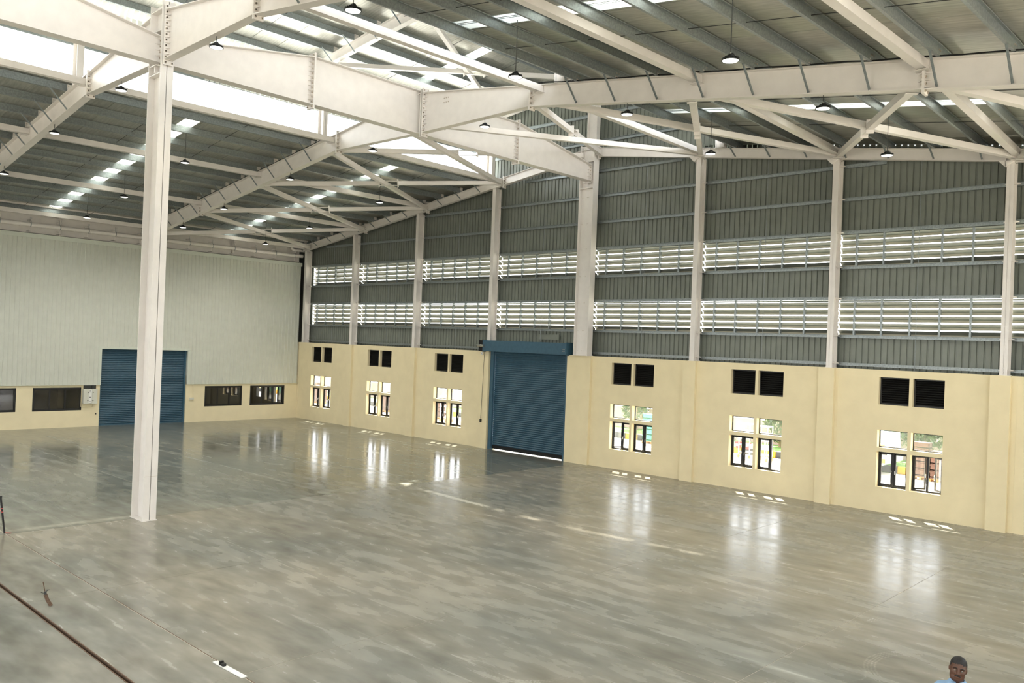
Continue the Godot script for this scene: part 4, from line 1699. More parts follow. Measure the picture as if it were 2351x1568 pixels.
# ---------------------------------------------------------------- small things
func small_things() -> void:
	var m := MB.new()
	# electrical cabinet beside the far shutter
	var c := thing("electrical_cabinet", "pale grey electrical cabinet with two doors beside the far blue shutter", "cabinet", Vector3(0.0, 1.13, 11.42))
	m.span(Vector3(-0.02, 1.15, 11.42), Vector3(0.14, 1.86, 12.04))
	part("body", m, M.cabinet_grey, c)
	for q in [[11.42, 11.64], [11.82, 12.04]]:
		m = MB.new()
		m.span(Vector3(0.142, 1.13, q[0] - 0.02), Vector3(0.165, 1.88, q[1]))
		var dr := part("door", m, M.cabinet_grey, c)
		m = MB.new()
		for y in [1.3, 1.7]:
			var zz: float = q[1] - 0.04 if q[0] < 11.5 else q[0] + 0.02
			m.box(Vector3(0.175, y, zz), Vector3(0.02, 0.04, 0.04))
		part("latch", m, M.black, dr)
	m = MB.new()
	m.span(Vector3(0.142, 1.18, 11.65), Vector3(0.15, 1.84, 11.81))
	part("meter_panel", m, M.white_paint, c)
	m = MB.new()
	for y in [1.24, 1.46, 1.72, 1.8]:
		m.box(Vector3(0.155, y, 11.73), Vector3(0.012, 0.03, 0.07))
	part("breaker", m, M.black, c)
	var vt := thing("vent_grille", "dark mesh vent just above the electrical cabinet", "vent", Vector3(-0.02, 1.88, 11.42))
	m = MB.new()
	for s in [[11.42, 11.45], [11.60, 11.63], [11.97, 12.0]]:
		m.span(Vector3(-0.02, 1.88, s[0]), Vector3(0.01, 2.06, s[1]))
	m.span(Vector3(-0.02, 1.87, 11.42), Vector3(0.01, 1.89, 12.0))
	part("frame", m, M.black, vt)
	m = MB.new()
	m.span(Vector3(-0.02, 1.88, 11.44), Vector3(-0.012, 2.06, 11.98))
	part("screen", m, M.dark_steel, vt)
	var cn := MB.new()
	cn.tube([Vector3(0.02, 2.05, 12.1), Vector3(0.02, 1.0, 12.1), Vector3(0.02, 0.98, 12.06), Vector3(0.02, 0.98, 11.62), Vector3(0.04, 1.0, 11.56), Vector3(0.06, 1.14, 11.55)], 0.012, 6)
	single("conduit", cn, M.plaster_fresh, "thin conduit looping under the electrical cabinet", "conduit", Vector3(0.02, 0.98, 11.6))
	var sw := thing("wall_switch", "small pale switch box on a conduit right of the far shutter", "switch", Vector3(0.0, 1.2, 6.5))
	m = MB.new()
	m.span(Vector3(-0.02, 1.22, 6.38), Vector3(0.06, 1.33, 6.6))
	part("box", m, M.cabinet_grey, sw)
	m = MB.new()
	m.tube([Vector3(0.0, 1.33, 6.42), Vector3(0.0, 2.06, 6.42)], 0.012, 6)
	part("conduit", m, M.plaster_fresh, sw)
	var bb := MB.new()
	bb.box(Vector3(-0.01, 0.62, 11.38), Vector3(0.03, 0.06, 0.05))
	single("bell_push", bb, M.black, "tiny black button left of the far shutter at knee height", "button", Vector3(-0.01, 0.62, 11.38))

	# black post with red and white tape
	var p := thing("barrier_post", "thin black post with a scrap of red tape at the floor joint", "post", Vector3(21.49, 0, 21.2))
	m = MB.new()
	m.tube([Vector3(21.49, 0.0, 21.2), Vector3(21.46, 0.85, 21.3)], 0.022, 10)
	part("pole", m, M.black, p)
	m = MB.new()
	m.tube([Vector3(21.46, 0.84, 21.298), Vector3(21.459, 0.875, 21.303)], 0.032, 10)
	part("cap", m, M.black, p)
	mat("tape_red", srgb(196, 84, 78), 0.6)
	m = MB.new()
	for y in [0.5, 0.58]:
		var a := Vector3(21.49 - 0.035 * y, y, 21.2 + 0.118 * y)
		m.tube([a - Vector3(0, 0.008, 0), a + Vector3(0, 0.012, 0)], 0.026, 8)
	m.bar(Vector3(21.47, 0.56, 21.27), Vector3(21.5, 0.44, 21.42), 0.03, 0.003)
	m.bar(Vector3(21.5, 0.01, 21.18), Vector3(21.62, 0.012, 21.1), 0.03, 0.006)
	part("tape", m, M.tape_red, p)

	# capped pipe stub rising from the floor
	var s := thing("pipe_stub", "rusty pipe stub with a wired rod sticking out of the floor", "pipe", Vector3(27.66, 0, 22.15))
	m = MB.new()
	m.tube([Vector3(27.66, 0.0, 22.15), Vector3(27.62, 0.1, 22.2), Vector3(27.6, 0.2, 22.23)], 0.03, 10)
	part("sleeve", m, M.rust, s)
	m = MB.new()
	m.tube([Vector3(27.6, 0.2, 22.23), Vector3(27.585, 0.42, 22.27)], 0.008, 6)
	part("rod", m, M.rust, s)
	m = MB.new()
	for i in 4:
		m.tube([Vector3(27.6, 0.2 + i * 0.015, 22.23), Vector3(27.6 + 0.07 * cos(i * 1.9), 0.215 + i * 0.025, 22.23 + 0.07 * sin(i * 1.9))], 0.006, 5)
	m.tube([Vector3(27.6, 0.19, 22.228), Vector3(27.598, 0.255, 22.236)], 0.022, 8)
	part("binding_wire", m, M.dark_steel, s)
	# board on the floor with a black clip
	var b := thing("floor_board", "white strip of board lying on the floor joint with a black clip", "board", Vector3(32.2, 0, 21.25))
	m = MB.new()
	m.slab(PackedVector2Array([Vector2(0, 0), Vector2(0.80, 0), Vector2(0.80, 0.012), Vector2(0, 0.012)]), 0.0, 0.085)
	var bo := inst("sheet", m.mesh(), M.white_paint, b, Vector3(31.84, 0.004, 21.2), Basis(Vector3.UP, 0.04))
	m = MB.new()
	m.box(Vector3(32.06, 0.035, 21.24), Vector3(0.12, 0.035, 0.05))
	m.box(Vector3(32.02, 0.045, 21.24), Vector3(0.03, 0.05, 0.06))
	part("clip", m, M.black, b)


# ---------------------------------------------------------------- yard seen through the windows
func yard() -> void:
	mat("kerb_yellow", srgb(226, 160, 40), 0.7)
	mat("kerb_black", srgb(52, 54, 56), 0.7)
	mat("bucket_red", srgb(196, 46, 44), 0.5)
	mat("crate_green", srgb(70, 176, 140), 0.5)
	mat("crate_brown", srgb(84, 56, 48), 0.6)
	mat("pallet_wood", srgb(176, 124, 74), 0.8)
	mat("truck_green", srgb(200, 222, 206), 0.35)
	mat("truck_orange", srgb(222, 150, 60), 0.4)
	mottled("yard_wall", srgb(186, 164, 160), 0.06, 41, 0.01, 4.0, 0.85)
	mottled("yard_white", srgb(232, 232, 226), 0.04, 42, 0.01, 4.0, 0.85)
	mottled("turf", srgb(104, 148, 52), 0.3, 43, 0.05, 0.8, 0.9)
	mottled("leaf", srgb(62, 88, 42), 0.35, 44, 0.08, 0.7, 0.6)
	M.leaf.backlight_enabled = true
	M.leaf.backlight = Color(0.08, 0.11, 0.04)
	mottled("bark", srgb(142, 122, 104), 0.2, 45, 0.08, 0.5, 0.9)
	mottled("cover_sheet", srgb(214, 214, 216), 0.1, 46, 0.04, 0.8, 0.5)

	var k := thing("kerb", "kerb of yellow and black blocks across the driveway outside", "kerb", Vector3(-30, -0.1, -10.5), "", "structure")
	var a := MB.new()
	a.span(Vector3(0, 0, 0), Vector3(0.78, 0.3, 0.16))
	var am := a.mesh()
	for i in 110:
		inst("kerb_block", am, M.kerb_yellow if i % 2 == 0 else M.kerb_black, k, Vector3(-30 + i * 0.8, -0.1, -10.7))
	var g := MB.new()
	g.span(Vector3(-30, -0.3, -13.9), Vector3(60, 0.14, -10.7))
	single("lawn", g, M.turf, "strip of grass behind the striped kerb", "lawn", Vector3(0, 0, -12), "", "structure")
	var w := MB.new()
	w.span(Vector3(-60, -0.3, -14.4), Vector3(26.5, 1.35, -14.0))
	w.span(Vector3(26.5, -0.3, -14.4), Vector3(60, 1.7, -14.0))
	single("boundary_wall", w, M.yard_wall, "low mauve boundary wall behind the grass strip", "wall", Vector3(0, 0, -14), "", "structure")
	var bld := thing("yard_building", "white building across the yard", "building", Vector3(0, 0, -30))
	var bw := MB.new()
	bw.span(Vector3(-50, -0.3, -40), Vector3(19.5, 7.0, -30))
	part("wall", bw, M.yard_white, bld)
	for i in 12:
		var wm := MB.new()
		wm.span(Vector3(-44 + i * 5.2, 1.2, -29.98), Vector3(-41.6 + i * 5.2, 2.8, -29.95))
		part("window", wm, M.dark_steel, bld)

	# trees and palms behind the kerb
	var trees := [[24.2, -13.0, 3.2, "slim young tree seen through the second window right of the shutter"], [27.5, -12.6, 4.4, "leafy tree beside the white trolleys"], [29.3, -12.8, 4.2, "palm-like tree seen through the third window right of the shutter"], [31.4, -12.4, 3.4, "leafy tree beside the brown crate stacks"], [15.3, -13.2, 4.0, "leafy tree seen through the window right of the shutter"], [3.0, -12.8, 3.8, "leafy tree seen through the window left of the shutter"], [-4.5, -13.0, 3.6, "leafy tree seen through the second window from the corner"], [-12.0, -12.6, 3.8, "leafy tree seen through the corner window"]]
	var r := RandomNumberGenerator.new()
	r.seed = 9
	for q in trees:
		var t := thing("yard_tree", q[3], "tree", Vector3(q[0], 0.1, q[1]), "trees outside")
		var m := MB.new()
		var lean := r.randf_range(-0.25, 0.25)
		m.tube([Vector3(q[0], 0.0, q[1]), Vector3(q[0] + lean * 0.4, q[2] * 0.4, q[1]), Vector3(q[0] + lean, q[2] * 0.85, q[1])], 0.075, 7)
		part("trunk", m, M.bark, t)
		m = MB.new()
		for i in 620:
			var dirv := Vector3(r.randfn(), r.randfn() * 0.75, r.randfn()).normalized() * pow(r.randf(), 0.4)
			var c := Vector3(q[0] + lean, q[2] * 0.5, q[1]) + dirv * Vector3(1.0, q[2] * 0.42, 0.9)
			var u := Vector3(r.randfn(), r.randfn(), r.randfn()).normalized()
			var vv := u.cross(Vector3(r.randfn(), r.randfn(), r.randfn())).normalized()
			var s := r.randf_range(0.07, 0.16)
			var nn := u.cross(vv).normalized()
			m.quad(c - u * s * 1.6, c + vv * s * 0.5, c + u * s * 1.6, c - vv * s * 0.5, nn)
		part("foliage", m, M.leaf, t, "stuff")

	# fire buckets on a rail
	var rail := thing("bucket_stand", "white pipe stand carrying the red fire buckets", "stand", Vector3(24, -0.1, -9.8))
	var rm := MB.new()
	for x in [22.6, 25.0]:
		rm.tube([Vector3(x, -0.1, -9.8), Vector3(x, 0.95, -9.8)], 0.03, 8)
	rm.tube([Vector3(22.6, 0.93, -9.8), Vector3(25.0, 0.93, -9.8)], 0.03, 8)
	part("frame", rm, M.white_paint, rail)
	var bk := MB.new()
	bk.lathe([Vector2(0.0, 0.0), Vector2(0.11, 0.0), Vector2(0.17, 0.3), Vector2(0.18, 0.31), Vector2(0.165, 0.31), Vector2(0.1, 0.02), Vector2(0.0, 0.02)], Vector3.ZERO, 18)
	var bmesh_ := bk.mesh()
	var bh := MB.new()
	var arc := []
	for i in 9:
		var t := PI * i / 8
		arc.append(Vector3(cos(t) * 0.17, 0.31 + sin(t) * 0.28, 0))
	bh.tube(arc, 0.008, 5)
	var hm := bh.mesh()
	var lb := MB.new()
	lb.box(Vector3(0.0, 0.17, 0.152), Vector3(0.1, 0.1, 0.01), Basis(Vector3.RIGHT, 0.2))
	var lmesh := lb.mesh()
	for i in 4:
		var x: float = [23.05, 23.62, 24.12, 24.66][i]
		var b := thing("fire_bucket", "red fire bucket hanging outside, %s from the left" % ORD[i], "bucket", Vector3(x, 0.24, -9.8), "red buckets outside")
		inst("pail", bmesh_, M.bucket_red, b, Vector3(x, 0.24, -9.8))
		inst("bail", hm, M.dark_steel, b, Vector3(x, 0.24, -9.8))
		inst("label_plate", lmesh, M.white_paint, b, Vector3(x, 0.24, -9.8))

	# white tubular trolleys
	for q in [[25.2, -9.0, "white tall rack trolley outside, seen through the right-hand casement"], [24.15, -9.35, "white rack trolley outside, partly behind the red buckets"], [4.9, -7.6, "white rack trolley outside the window left of the shutter"]]:
		var t := thing("rack_trolley", q[2], "trolley", Vector3(q[0], -0.1, q[1]), "white trolleys outside")
		var m := MB.new()
		for dx in [0.0, 0.55]:
			for dz in [0.0, 0.5]:
				m.tube([Vector3(q[0] + dx, 0.1, q[1] + dz), Vector3(q[0] + dx, 1.55, q[1] + dz)], 0.022, 7)
		part("upright", m, M.white_paint, t)
		for i in 5:
			m = MB.new()
			var y := 0.18 + i * 0.33
			m.span(Vector3(q[0] - 0.02, y, q[1] - 0.02), Vector3(q[0] + 0.57, y + 0.04, q[1] + 0.02))
			m.span(Vector3(q[0] - 0.02, y, q[1] + 0.48), Vector3(q[0] + 0.57, y + 0.04, q[1] + 0.52))
			m.span(Vector3(q[0] - 0.02, y, q[1]), Vector3(q[0] + 0.02, y + 0.04, q[1] + 0.5))
			m.span(Vector3(q[0] + 0.53, y, q[1]), Vector3(q[0] + 0.57, y + 0.04, q[1] + 0.5))
			part("shelf", m, M.white_paint, t)
		for dx in [0.0, 0.55]:
			for dz in [0.0, 0.5]:
				m = MB.new()
				m.tube([Vector3(q[0] + dx - 0.02, 0.0, q[1] + dz), Vector3(q[0] + dx + 0.02, 0.0, q[1] + dz)], 0.09, 12)
				part("wheel", m, M.pallet_wood, t)

	# crates
	var cr := MB.new()
	for e in [[0.0, 0.05, 0.0, 0.6, 0.09, 0.4], [0.0, 0.0, 0.0, 0.6, 0.27, 0.02], [0.0, 0.0, 0.38, 0.6, 0.27, 0.4], [0.0, 0.0, 0.0, 0.02, 0.27, 0.4], [0.58, 0.0, 0.0, 0.6, 0.27, 0.4], [-0.015, 0.25, -0.015, 0.615, 0.28, 0.415]]:
		cr.span(Vector3(e[0], e[1], e[2]), Vector3(e[3], e[4], e[5]))
	var crm := cr.mesh()
	var stack := [[31.75, -9.9, 4, "brown", 5], [32.45, -9.75, 4, "brown", 4], [33.15, -9.9, 4, "brown", 3], [18.15, -10.0, 4, "green", 5], [18.85, -10.0, 4, "green", 5], [-10.4, -8.3, 3, "brown", 5], [-9.6, -8.2, 3, "brown", 4], [-2.3, -8.4, 3, "brown", 4], [3.2, -8.5, 3, "brown", 4]]
	var si := 0
	for q in stack:
		var green: bool = q[3] == "green"
		var pl := thing("pallet", "wooden pallet under the %s %s crate stack outside" % [ORD[si], q[3]], "pallet", Vector3(q[0], -0.1, q[1]), "pallets outside")
		var m := MB.new()
		for i in 3:
			m.span(Vector3(q[0] - 0.02 + i * 0.28, -0.1, q[1]), Vector3(q[0] + 0.06 + i * 0.28, 0.0, q[1] + 0.42))
		for i in 4:
			m.span(Vector3(q[0] - 0.03, 0.0, q[1] + i * 0.115), Vector3(q[0] + 0.64, 0.025, q[1] + i * 0.115 + 0.08))
		part("boards", m, M.pallet_wood, pl)
		for i in q[4]:
			var o := MeshInstance3D.new()
			o.name = numbered("crate")
			o.mesh = crm
			o.material_override = M.crate_green if green else M.crate_brown
			o.position = Vector3(q[0], 0.027 + i * 0.285, q[1])
			add_child(o)
			tag(o, "%s plastic crate, %s up in the %s stack outside" % [q[3], ORD[i], ORD[si]], "crate", "%s crates outside" % q[3])
		si += 1
	var cs := MB.new()
	cs.span(Vector3(33.0, 0.98, -9.98), Vector3(33.9, 1.0, -9.4))
	cs.span(Vector3(33.0, 0.5, -9.98), Vector3(33.9, 1.0, -9.96))
	cs.span(Vector3(33.0, 0.5, -9.98), Vector3(33.02, 1.0, -9.4))
	cs.span(Vector3(33.88, 0.5, -9.98), Vector3(33.9, 1.0, -9.4))
	cs.slab(PackedVector2Array([Vector2(33.0, 0.55), Vector2(33.2, 0.5), Vector2(33.5, 0.6), Vector2(33.85, 0.52), Vector2(33.9, 1.0), Vector2(33.0, 1.0)]), -9.42, -9.4)
	single("plastic_cover", cs, M.cover_sheet, "translucent white plastic sheet draped over the last crate stack", "cover", Vector3(33.4, 0.5, -9.6))

	# front of a parked truck
	var tk := thing("truck", "pale green truck front with orange bumper parked outside", "truck", Vector3(29.6, -0.1, -9.6))
	var m := MB.new()
	m.slab(PackedVector2Array([Vector2(28.4, 0.25), Vector2(30.5, 0.28), Vector2(30.78, 0.42), Vector2(30.82, 0.75), Vector2(30.7, 0.8), Vector2(30.6, 1.9), Vector2(30.2, 2.7), Vector2(28.4, 2.7)]), -11.2, -9.3)
	part("cab", m, M.truck_green, tk)
	m = MB.new()
	m.span(Vector3(29.4, 0.78, -9.32), Vector3(30.76, 1.0, -9.26))
	part("grille", m, M.kerb_black, tk)
	m = MB.new()
	m.span(Vector3(29.4, 1.02, -9.31), Vector3(30.66, 1.2, -9.27))
	part("name_band", m, M.truck_orange, tk)
	m = MB.new()
	m.span(Vector3(30.55, 0.42, -9.3), Vector3(30.7, 0.6, -9.26))
	part("indicator", m, M.truck_orange, tk)
	m = MB.new()
	m.tube([Vector3(30.0, 0.28, -9.62), Vector3(30.0, 0.28, -9.32)], 0.4, 22)
	part("wheel", m, M.rubber, tk)
	m = MB.new()
	m.span(Vector3(29.2, 1.5, -9.31), Vector3(30.4, 2.4, -9.28))
	part("side_window", m, M.glass_tinted, tk)


# ---------------------------------------------------------------- the man on the floor
func smin(a: float, b: float, k: float) -> float:
	var h := maxf(k - absf(a - b), 0.0) / k
	return minf(a, b) - h * h * k * 0.25


# bones: [a, b, radius at a, radius at b, blend]
func bone_field(p: Vector3, bones: Array) -> float:
	var d := 1e9
	for q in bones:
		var a: Vector3 = q[0]
		var ba: Vector3 = q[1] - a
		var t := clampf((p - a).dot(ba) / maxf(ba.length_squared(), 1e-9), 0.0, 1.0)
		var e := (p - a - ba * t).length() - lerpf(q[2], q[3], t)
		d = smin(d, e, q[4]) if d < 1e8 else e
	return d


# surface nets over a box
func net(field: Callable, lo: Vector3, hi: Vector3, cell: float) -> MB:
	var nx := int(ceil((hi.x - lo.x) / cell)) + 1
	var ny := int(ceil((hi.y - lo.y) / cell)) + 1
	var nz := int(ceil((hi.z - lo.z) / cell)) + 1
	var f := PackedFloat32Array()
	f.resize(nx * ny * nz)
	for k in nz:
		for j in ny:
			for i in nx:
				f[(k * ny + j) * nx + i] = field.call(lo + Vector3(i, j, k) * cell)
	var vert := {}
	var pos := PackedVector3Array()
	for k in nz - 1:
		for j in ny - 1:
			for i in nx - 1:
				var sum := Vector3.ZERO
				var count := 0
				var base := (k * ny + j) * nx + i
				var any := 0
				for c in 8:
					if f[base + (c & 1) + ((c >> 1) & 1) * nx + ((c >> 2) & 1) * nx * ny] < 0.0:
						any += 1
				if any == 0 or any == 8:
					continue
				for c in 8:
					for ax in 3:
						if (c >> ax) & 1:
							continue
						var d := c | (1 << ax)
						var fa := f[base + (c & 1) + ((c >> 1) & 1) * nx + ((c >> 2) & 1) * nx * ny]
						var fb := f[base + (d & 1) + ((d >> 1) & 1) * nx + ((d >> 2) & 1) * nx * ny]
						if (fa < 0.0) != (fb < 0.0):
							var t := fa / (fa - fb)
							var pa := Vector3(c & 1, (c >> 1) & 1, (c >> 2) & 1)
							var pb := Vector3(d & 1, (d >> 1) & 1, (d >> 2) & 1)
							sum += pa.lerp(pb, t)
							count += 1
				vert[base] = pos.size()
				pos.append(lo + (Vector3(i, j, k) + sum / count) * cell)
	var nrm := PackedVector3Array()
	nrm.resize(pos.size())
	var e := cell * 0.6
	for i in pos.size():
		var p := pos[i]
		nrm[i] = Vector3(field.call(p + Vector3(e, 0, 0)) - field.call(p - Vector3(e, 0, 0)), field.call(p + Vector3(0, e, 0)) - field.call(p - Vector3(0, e, 0)), field.call(p + Vector3(0, 0, e)) - field.call(p - Vector3(0, 0, e))).normalized()
	var mb := MB.new()
	var st := [1, nx, nx * ny]
	for k in range(1, nz - 1):
		for j in range(1, ny - 1):
			for i in range(1, nx - 1):
				var base := (k * ny + j) * nx + i
				for ax in 3:
					if (f[base] < 0.0) == (f[base + st[ax]] < 0.0):
						continue
					var u: int = st[(ax + 1) % 3]
					var w: int = st[(ax + 2) % 3]
					var q := [base, base - u, base - u - w, base - w]
					if not (vert.has(q[0]) and vert.has(q[1]) and vert.has(q[2]) and vert.has(q[3])):
						continue
					var a: int = vert[q[0]]
					var b: int = vert[q[1]]
					var c: int = vert[q[2]]
					var d: int = vert[q[3]]
					mb.tri3(pos[a], pos[b], pos[c], nrm[a], nrm[b], nrm[c])
					mb.tri3(pos[a], pos[c], pos[d], nrm[a], nrm[c], nrm[d])
	return mb


func ellipsoid(p: Vector3, c: Vector3, r: Vector3) -> float:
	var q := (p - c) / r
	return (q.length() - 1.0) * minf(r.x, minf(r.y, r.z))


func head_field(p: Vector3) -> float:
	# face towards +z, origin between the ears
	var d := ellipsoid(p, Vector3(0, 0.035, -0.012), Vector3(0.076, 0.088, 0.095))
	d = smin(d, ellipsoid(p, Vector3(0, -0.03, 0.03), Vector3(0.062, 0.085, 0.066)), 0.04)
	d = smin(d, ellipsoid(p, Vector3(0, -0.092, 0.062), Vector3(0.034, 0.026, 0.03)), 0.035)
	var m := Vector3(absf(p.x), p.y, p.z)
	d = smin(d, ellipsoid(m, Vector3(0.052, -0.065, 0.02), Vector3(0.018, 0.04, 0.04)), 0.03)
	d = smin(d, ellipsoid(m, Vector3(0.042, -0.022, 0.068), Vector3(0.022, 0.018, 0.016)), 0.02)
	d = smin(d, bone_field(m, [[Vector3(0.012, 0.022, 0.086), Vector3(0.05, 0.02, 0.07), 0.009, 0.008, 0.01]]), 0.014)
	# eye sockets
	d = -smin(-d, ellipsoid(m, Vector3(0.032, 0.002, 0.096), Vector3(0.019, 0.013, 0.016)), 0.012)
	# nose, lips, ears, neck
	d = smin(d, bone_field(p, [[Vector3(0, 0.012, 0.088), Vector3(0, -0.03, 0.112), 0.008, 0.014, 0.01]]), 0.012)
	d = smin(d, bone_field(m, [[Vector3(0.0, -0.034, 0.102), Vector3(0.017, -0.036, 0.094), 0.01, 0.009, 0.01]]), 0.008)
	d = smin(d, ellipsoid(p, Vector3(0, -0.062, 0.09), Vector3(0.024, 0.006, 0.01)), 0.008)
	d = smin(d, ellipsoid(p, Vector3(0, -0.072, 0.088), Vector3(0.021, 0.006, 0.01)), 0.008)
	d = smin(d, ellipsoid(m, Vector3(0.08, -0.002, -0.008), Vector3(0.01, 0.033, 0.02)), 0.008)
	return d


func person() -> void:
	mottled("skin", srgb(84, 51, 34), 0.1, 61, 0.05, 0.25, 0.5)  # albedo darkened, the shade on his face is put into the colour
	mat("hair", srgb(14, 11, 9), 0.6)
	mottled("shirt_blue", srgb(128, 160, 192), 0.05, 62, 0.05, 0.3, 0.8)
	mottled("trouser", srgb(38, 40, 48), 0.1, 63, 0.05, 0.3, 0.85)
	mat("eye_white", srgb(150, 138, 126), 0.3)
	mat("iris", srgb(20, 14, 10), 0.2)
	mat("shoe", srgb(22, 20, 19), 0.4)
	var at := Vector3(40.80, 0.0, 17.42)
	var t := thing("person", "man in a light blue collared shirt looking up from the floor", "person", at)
	var face := Basis(Vector3.UP, 0.30)                 # turned towards the viewer
	# joints, body facing +z; head top near 1.70
	var hip := Vector3(0, 0.92, 0)
	var neck := Vector3(0, 1.42, -0.015)
	var hc := Vector3(0.0, 1.575, 0.02)
	var bones := [
		[Vector3(0, 0.98, 0), Vector3(0, 1.2, 0.0), 0.125, 0.13, 0.08],
		[Vector3(-0.05, 1.18, 0), Vector3(0.05, 1.18, 0), 0.125, 0.125, 0.08],
		[Vector3(-0.125, 1.33, -0.01), Vector3(0.125, 1.33, -0.01), 0.065, 0.065, 0.1],
		[Vector3(0, 1.36, -0.01), Vector3(0, 1.5, 0.0), 0.06, 0.055, 0.05]]
	for s in [-1.0, 1.0]:
		bones += [
			[Vector3(s * 0.075, 0.93, 0), Vector3(s * 0.09, 0.5, 0.01), 0.09, 0.06, 0.06],
			[Vector3(s * 0.09, 0.5, 0.01), Vector3(s * 0.1, 0.3, -0.015), 0.055, 0.055, 0.03],
			[Vector3(s * 0.1, 0.3, -0.015), Vector3(s * 0.1, 0.09, -0.01), 0.052, 0.036, 0.03],
			[Vector3(s * 0.1, 0.05, -0.03), Vector3(s * 0.115, 0.035, 0.14), 0.038, 0.03, 0.03],
			[Vector3(s * 0.165, 1.33, -0.01), Vector3(s * 0.215, 1.08, -0.03), 0.048, 0.042, 0.05],
			[Vector3(s * 0.215, 1.08, -0.03), Vector3(s * 0.22, 0.87, 0.03), 0.04, 0.027, 0.03],
			[Vector3(s * 0.22, 0.87, 0.03), Vector3(s * 0.215, 0.79, 0.05), 0.026, 0.024, 0.02]]
	var bf := func(p): return bone_field(p, bones)
	var mb: MB = net(bf, Vector3(-0.3, -0.01, -0.18), Vector3(0.3, 1.5, 0.2), 0.018)
	# hands
	for s in [-1.0, 1.0]:
		var w := Vector3(s * 0.218, 0.84, 0.04)
		var hb := [[w, w + Vector3(0, -0.085, 0.02), 0.022, 0.02, 0.02], [w + Vector3(0, -0.02, 0.028), w + Vector3(0, -0.08, 0.045), 0.018, 0.014, 0.02]]
		for fgr in 4:
			var z := -0.014 + fgr * 0.02
			var ln: float = [0.06, 0.075, 0.08, 0.07][fgr]
			var k0 := w + Vector3(0, -0.085, z + 0.012)
			var k1 := k0 + Vector3(-s * 0.006, -ln * 0.5, 0.006)
			hb.append([k0, k1, 0.0095, 0.0085, 0.006])
			hb.append([k1, k1 + Vector3(-s * 0.02, -ln * 0.45, 0.004), 0.0085, 0.007, 0.006])
		hb.append([w + Vector3(0, -0.02, 0.035), w + Vector3(-s * 0.012, -0.06, 0.068), 0.012, 0.0105, 0.012])
		hb.append([w + Vector3(-s * 0.012, -0.06, 0.068), w + Vector3(-s * 0.02, -0.095, 0.07), 0.0105, 0.009, 0.006])
		var hm: MB = net(func(p): return bone_field(p, hb), w + Vector3(-0.06, -0.19, -0.05), w + Vector3(0.06, 0.03, 0.11), 0.005)
		mb.v.append_array(hm.v)
		mb.n.append_array(hm.n)
	# head on a tilted neck
	var hbasis := Basis(Vector3.FORWARD, 0.14) * Basis(Vector3.RIGHT, -0.10)
	var hmb: MB = net(head_field, Vector3(-0.1, -0.13, -0.12), Vector3(0.1, 0.135, 0.135), 0.005)
	for i in hmb.v.size():
		mb.v.append(hc + hbasis * hmb.v[i])
		mb.n.append(hbasis * hmb.n[i])
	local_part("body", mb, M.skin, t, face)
	# hair: a cap over the skull above the hairline
	var nf := FastNoiseLite.new()
	nf.seed = 5
	nf.frequency = 70.0
	var hair := func(p):
		var d := ellipsoid(p, Vector3(0, 0.04, -0.016), Vector3(0.083, 0.094, 0.1)) + 0.0035 * nf.get_noise_3dv(p)
		var cut: float = 0.048 + 0.012 * absf(p.x) / 0.07 - p.y
		if p.z < 0.03:
			cut = minf(cut, (p.z - 0.03) * 1.6 - (p.y - 0.05) * 0.9)
		if p.z < -0.02:
			cut = minf(cut, -0.075 - p.y)
		return maxf(d, cut)
	var hh: MB = net(hair, Vector3(-0.1, -0.1, -0.13), Vector3(0.1, 0.15, 0.11), 0.005)
	local_part("hair", turned(hh, hbasis, hc), M.hair, t, face)
	var mo := MB.new()
	mo = net(func(p): return bone_field(Vector3(absf(p.x), p.y, p.z), [[Vector3(0, -0.05, 0.101), Vector3(0.026, -0.057, 0.091), 0.009, 0.006, 0.005]]), Vector3(-0.05, -0.08, 0.07), Vector3(0.05, -0.03, 0.12), 0.004)
	local_part("moustache", turned(mo, hbasis, hc), M.hair, t, face)
	var br := MB.new()
	for s in [-1.0, 1.0]:
		br.tube([Vector3(s * 0.014, 0.022, 0.097), Vector3(s * 0.032, 0.029, 0.094), Vector3(s * 0.052, 0.022, 0.078)], 0.005, 6)
	local_part("eyebrow", turned(br, hbasis, hc), M.hair, t, face)
	for s in [-1.0, 1.0]:
		var ey := MB.new()
		ey.lathe(ball(0.012), Vector3(s * 0.032, 0.001, 0.08), 14)
		var eo := local_part("eye", turned(ey, hbasis, hc), M.eye_white, t, face)
		var ir := MB.new()
		ir.lathe(ball(0.0065), Vector3(s * 0.032, 0.0015, 0.0868), 12)
		local_part("iris", turned(ir, hbasis, hc), M.iris, eo, Basis())
		eo.get_child(0).mesh = turned_mesh(turned(ir, hbasis, hc), face)
	# shirt
	var sb := [
		[Vector3(0, 0.9, 0), Vector3(0, 1.2, 0.0), 0.145, 0.148, 0.08],
		[Vector3(-0.06, 1.2, 0), Vector3(0.06, 1.2, 0), 0.138, 0.138, 0.08],
		[Vector3(-0.13, 1.33, -0.01), Vector3(0.13, 1.33, -0.01), 0.074, 0.074, 0.1],
		[Vector3(0, 1.33, -0.015), Vector3(0, 1.43, -0.012), 0.085, 0.066, 0.09]]
	for s in [-1.0, 1.0]:
		sb.append([Vector3(s * 0.165, 1.33, -0.01), Vector3(s * 0.215, 1.06, -0.03), 0.062, 0.062, 0.05])
	var sf := func(p):
		var d := bone_field(p, sb)
		d = maxf(d, 0.88 - p.y)
		if absf(p.x) > 0.17:
			d = maxf(d, 1.1 - p.y)
		# open neck
		return maxf(d, 0.075 - Vector2(p.x, (p.z - 0.02) * 0.9).length() if p.y > 1.42 else -1.0)
	var sm: MB = net(sf, Vector3(-0.33, 0.85, -0.2), Vector3(0.33, 1.5, 0.2), 0.014)
	local_part("shirt", sm, M.shirt_blue, t, face)
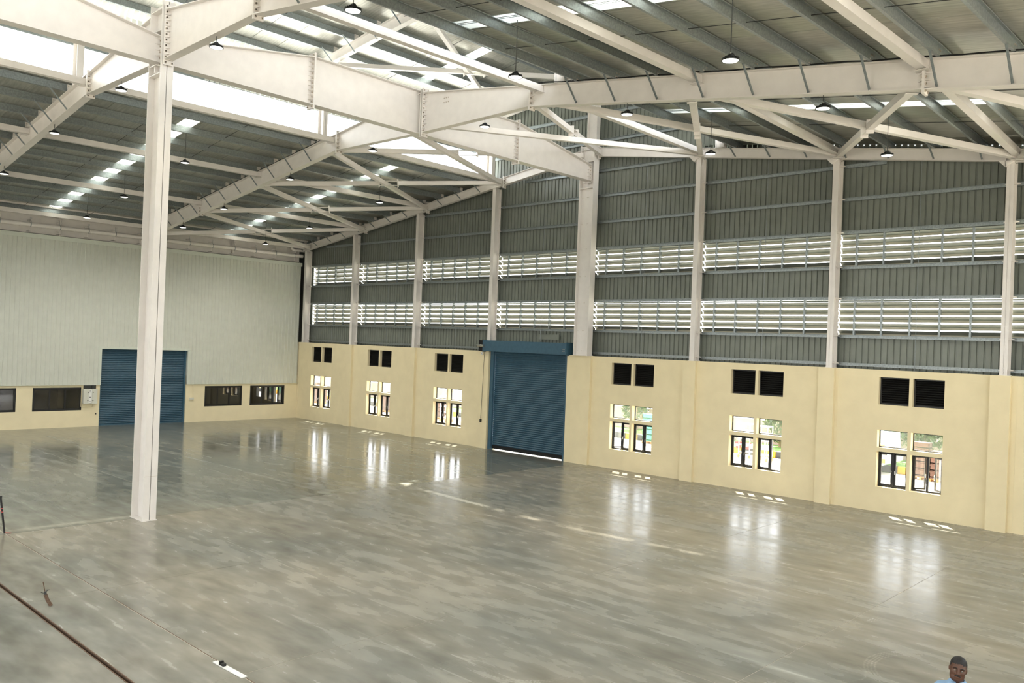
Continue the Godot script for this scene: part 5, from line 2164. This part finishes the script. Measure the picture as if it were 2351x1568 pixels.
	var co := MB.new()
	# collar: two folded leaves round the neck
	for s in [-1.0, 1.0]:
		var last := []
		for i in 9:
			var ang := lerpf(-PI * 0.5, PI * 0.42, i / 8.0)
			var dirv := Vector3(s * cos(ang), 0, sin(ang))
			var top := Vector3(0, 1.475 - 0.03 * (i / 8.0), -0.005) + dirv * 0.066
			var low := Vector3(0, 1.435 - 0.055 * pow(i / 8.0, 2.0), -0.005) + dirv * (0.09 + 0.02 * (i / 8.0))
			var ins := Vector3(0, 1.43, -0.005) + dirv * 0.07
			if last.size() > 0:
				var nn := ((dirv + Vector3.UP * 0.6)).normalized()
				co.quad(last[0], top, low, last[1], nn)
				co.quad(last[0], top, ins, last[2], -dirv)
			last = [top, low, ins]
	local_part("collar", co, M.shirt_blue, t, face)
	# trousers and shoes
	var tb := [[Vector3(-0.06, 0.92, 0), Vector3(0.06, 0.92, 0), 0.13, 0.13, 0.06]]
	for s in [-1.0, 1.0]:
		tb.append([Vector3(s * 0.08, 0.9, 0), Vector3(s * 0.095, 0.5, 0.01), 0.105, 0.08, 0.05])
		tb.append([Vector3(s * 0.095, 0.5, 0.01), Vector3(s * 0.105, 0.09, -0.01), 0.08, 0.068, 0.03])
	var tm: MB = net(func(p): return maxf(bone_field(p, tb), maxf(p.y - 1.0, 0.05 - p.y)), Vector3(-0.25, 0.03, -0.18), Vector3(0.25, 1.04, 0.18), 0.017)
	local_part("trousers", tm, M.trouser, t, face)
	for s in [-1.0, 1.0]:
		var kb := [[Vector3(s * 0.1, 0.05, -0.05), Vector3(s * 0.118, 0.042, 0.16), 0.05, 0.042, 0.02]]
		var km: MB = net(func(p): return maxf(bone_field(p, kb), -p.y), Vector3(s * 0.11 - 0.08, -0.012, -0.12), Vector3(s * 0.11 + 0.08, 0.12, 0.23), 0.012)
		local_part("shoe", km, M.shoe, t, face)


func ball(r: float) -> Array:
	var out := []
	for i in 9:
		var a := -PI * 0.5 + PI * i / 8.0
		out.append(Vector2(maxf(cos(a) * r, 0.0), sin(a) * r))
	return out


func turned(mb: MB, b: Basis, o: Vector3) -> MB:
	var q := MB.new()
	for i in mb.v.size():
		q.v.append(o + b * mb.v[i])
		q.n.append(b * mb.n[i])
	return q


func turned_mesh(mb: MB, b: Basis) -> ArrayMesh:
	return turned(mb, b, Vector3.ZERO).mesh()


# a part given in its thing's own axes
func local_part(called: String, mb: MB, m: Material, parent: Node3D, b: Basis) -> MeshInstance3D:
	var o := MeshInstance3D.new()
	o.name = called
	o.mesh = turned_mesh(mb, b)
	o.material_override = m
	parent.add_child(o, true)
	return o
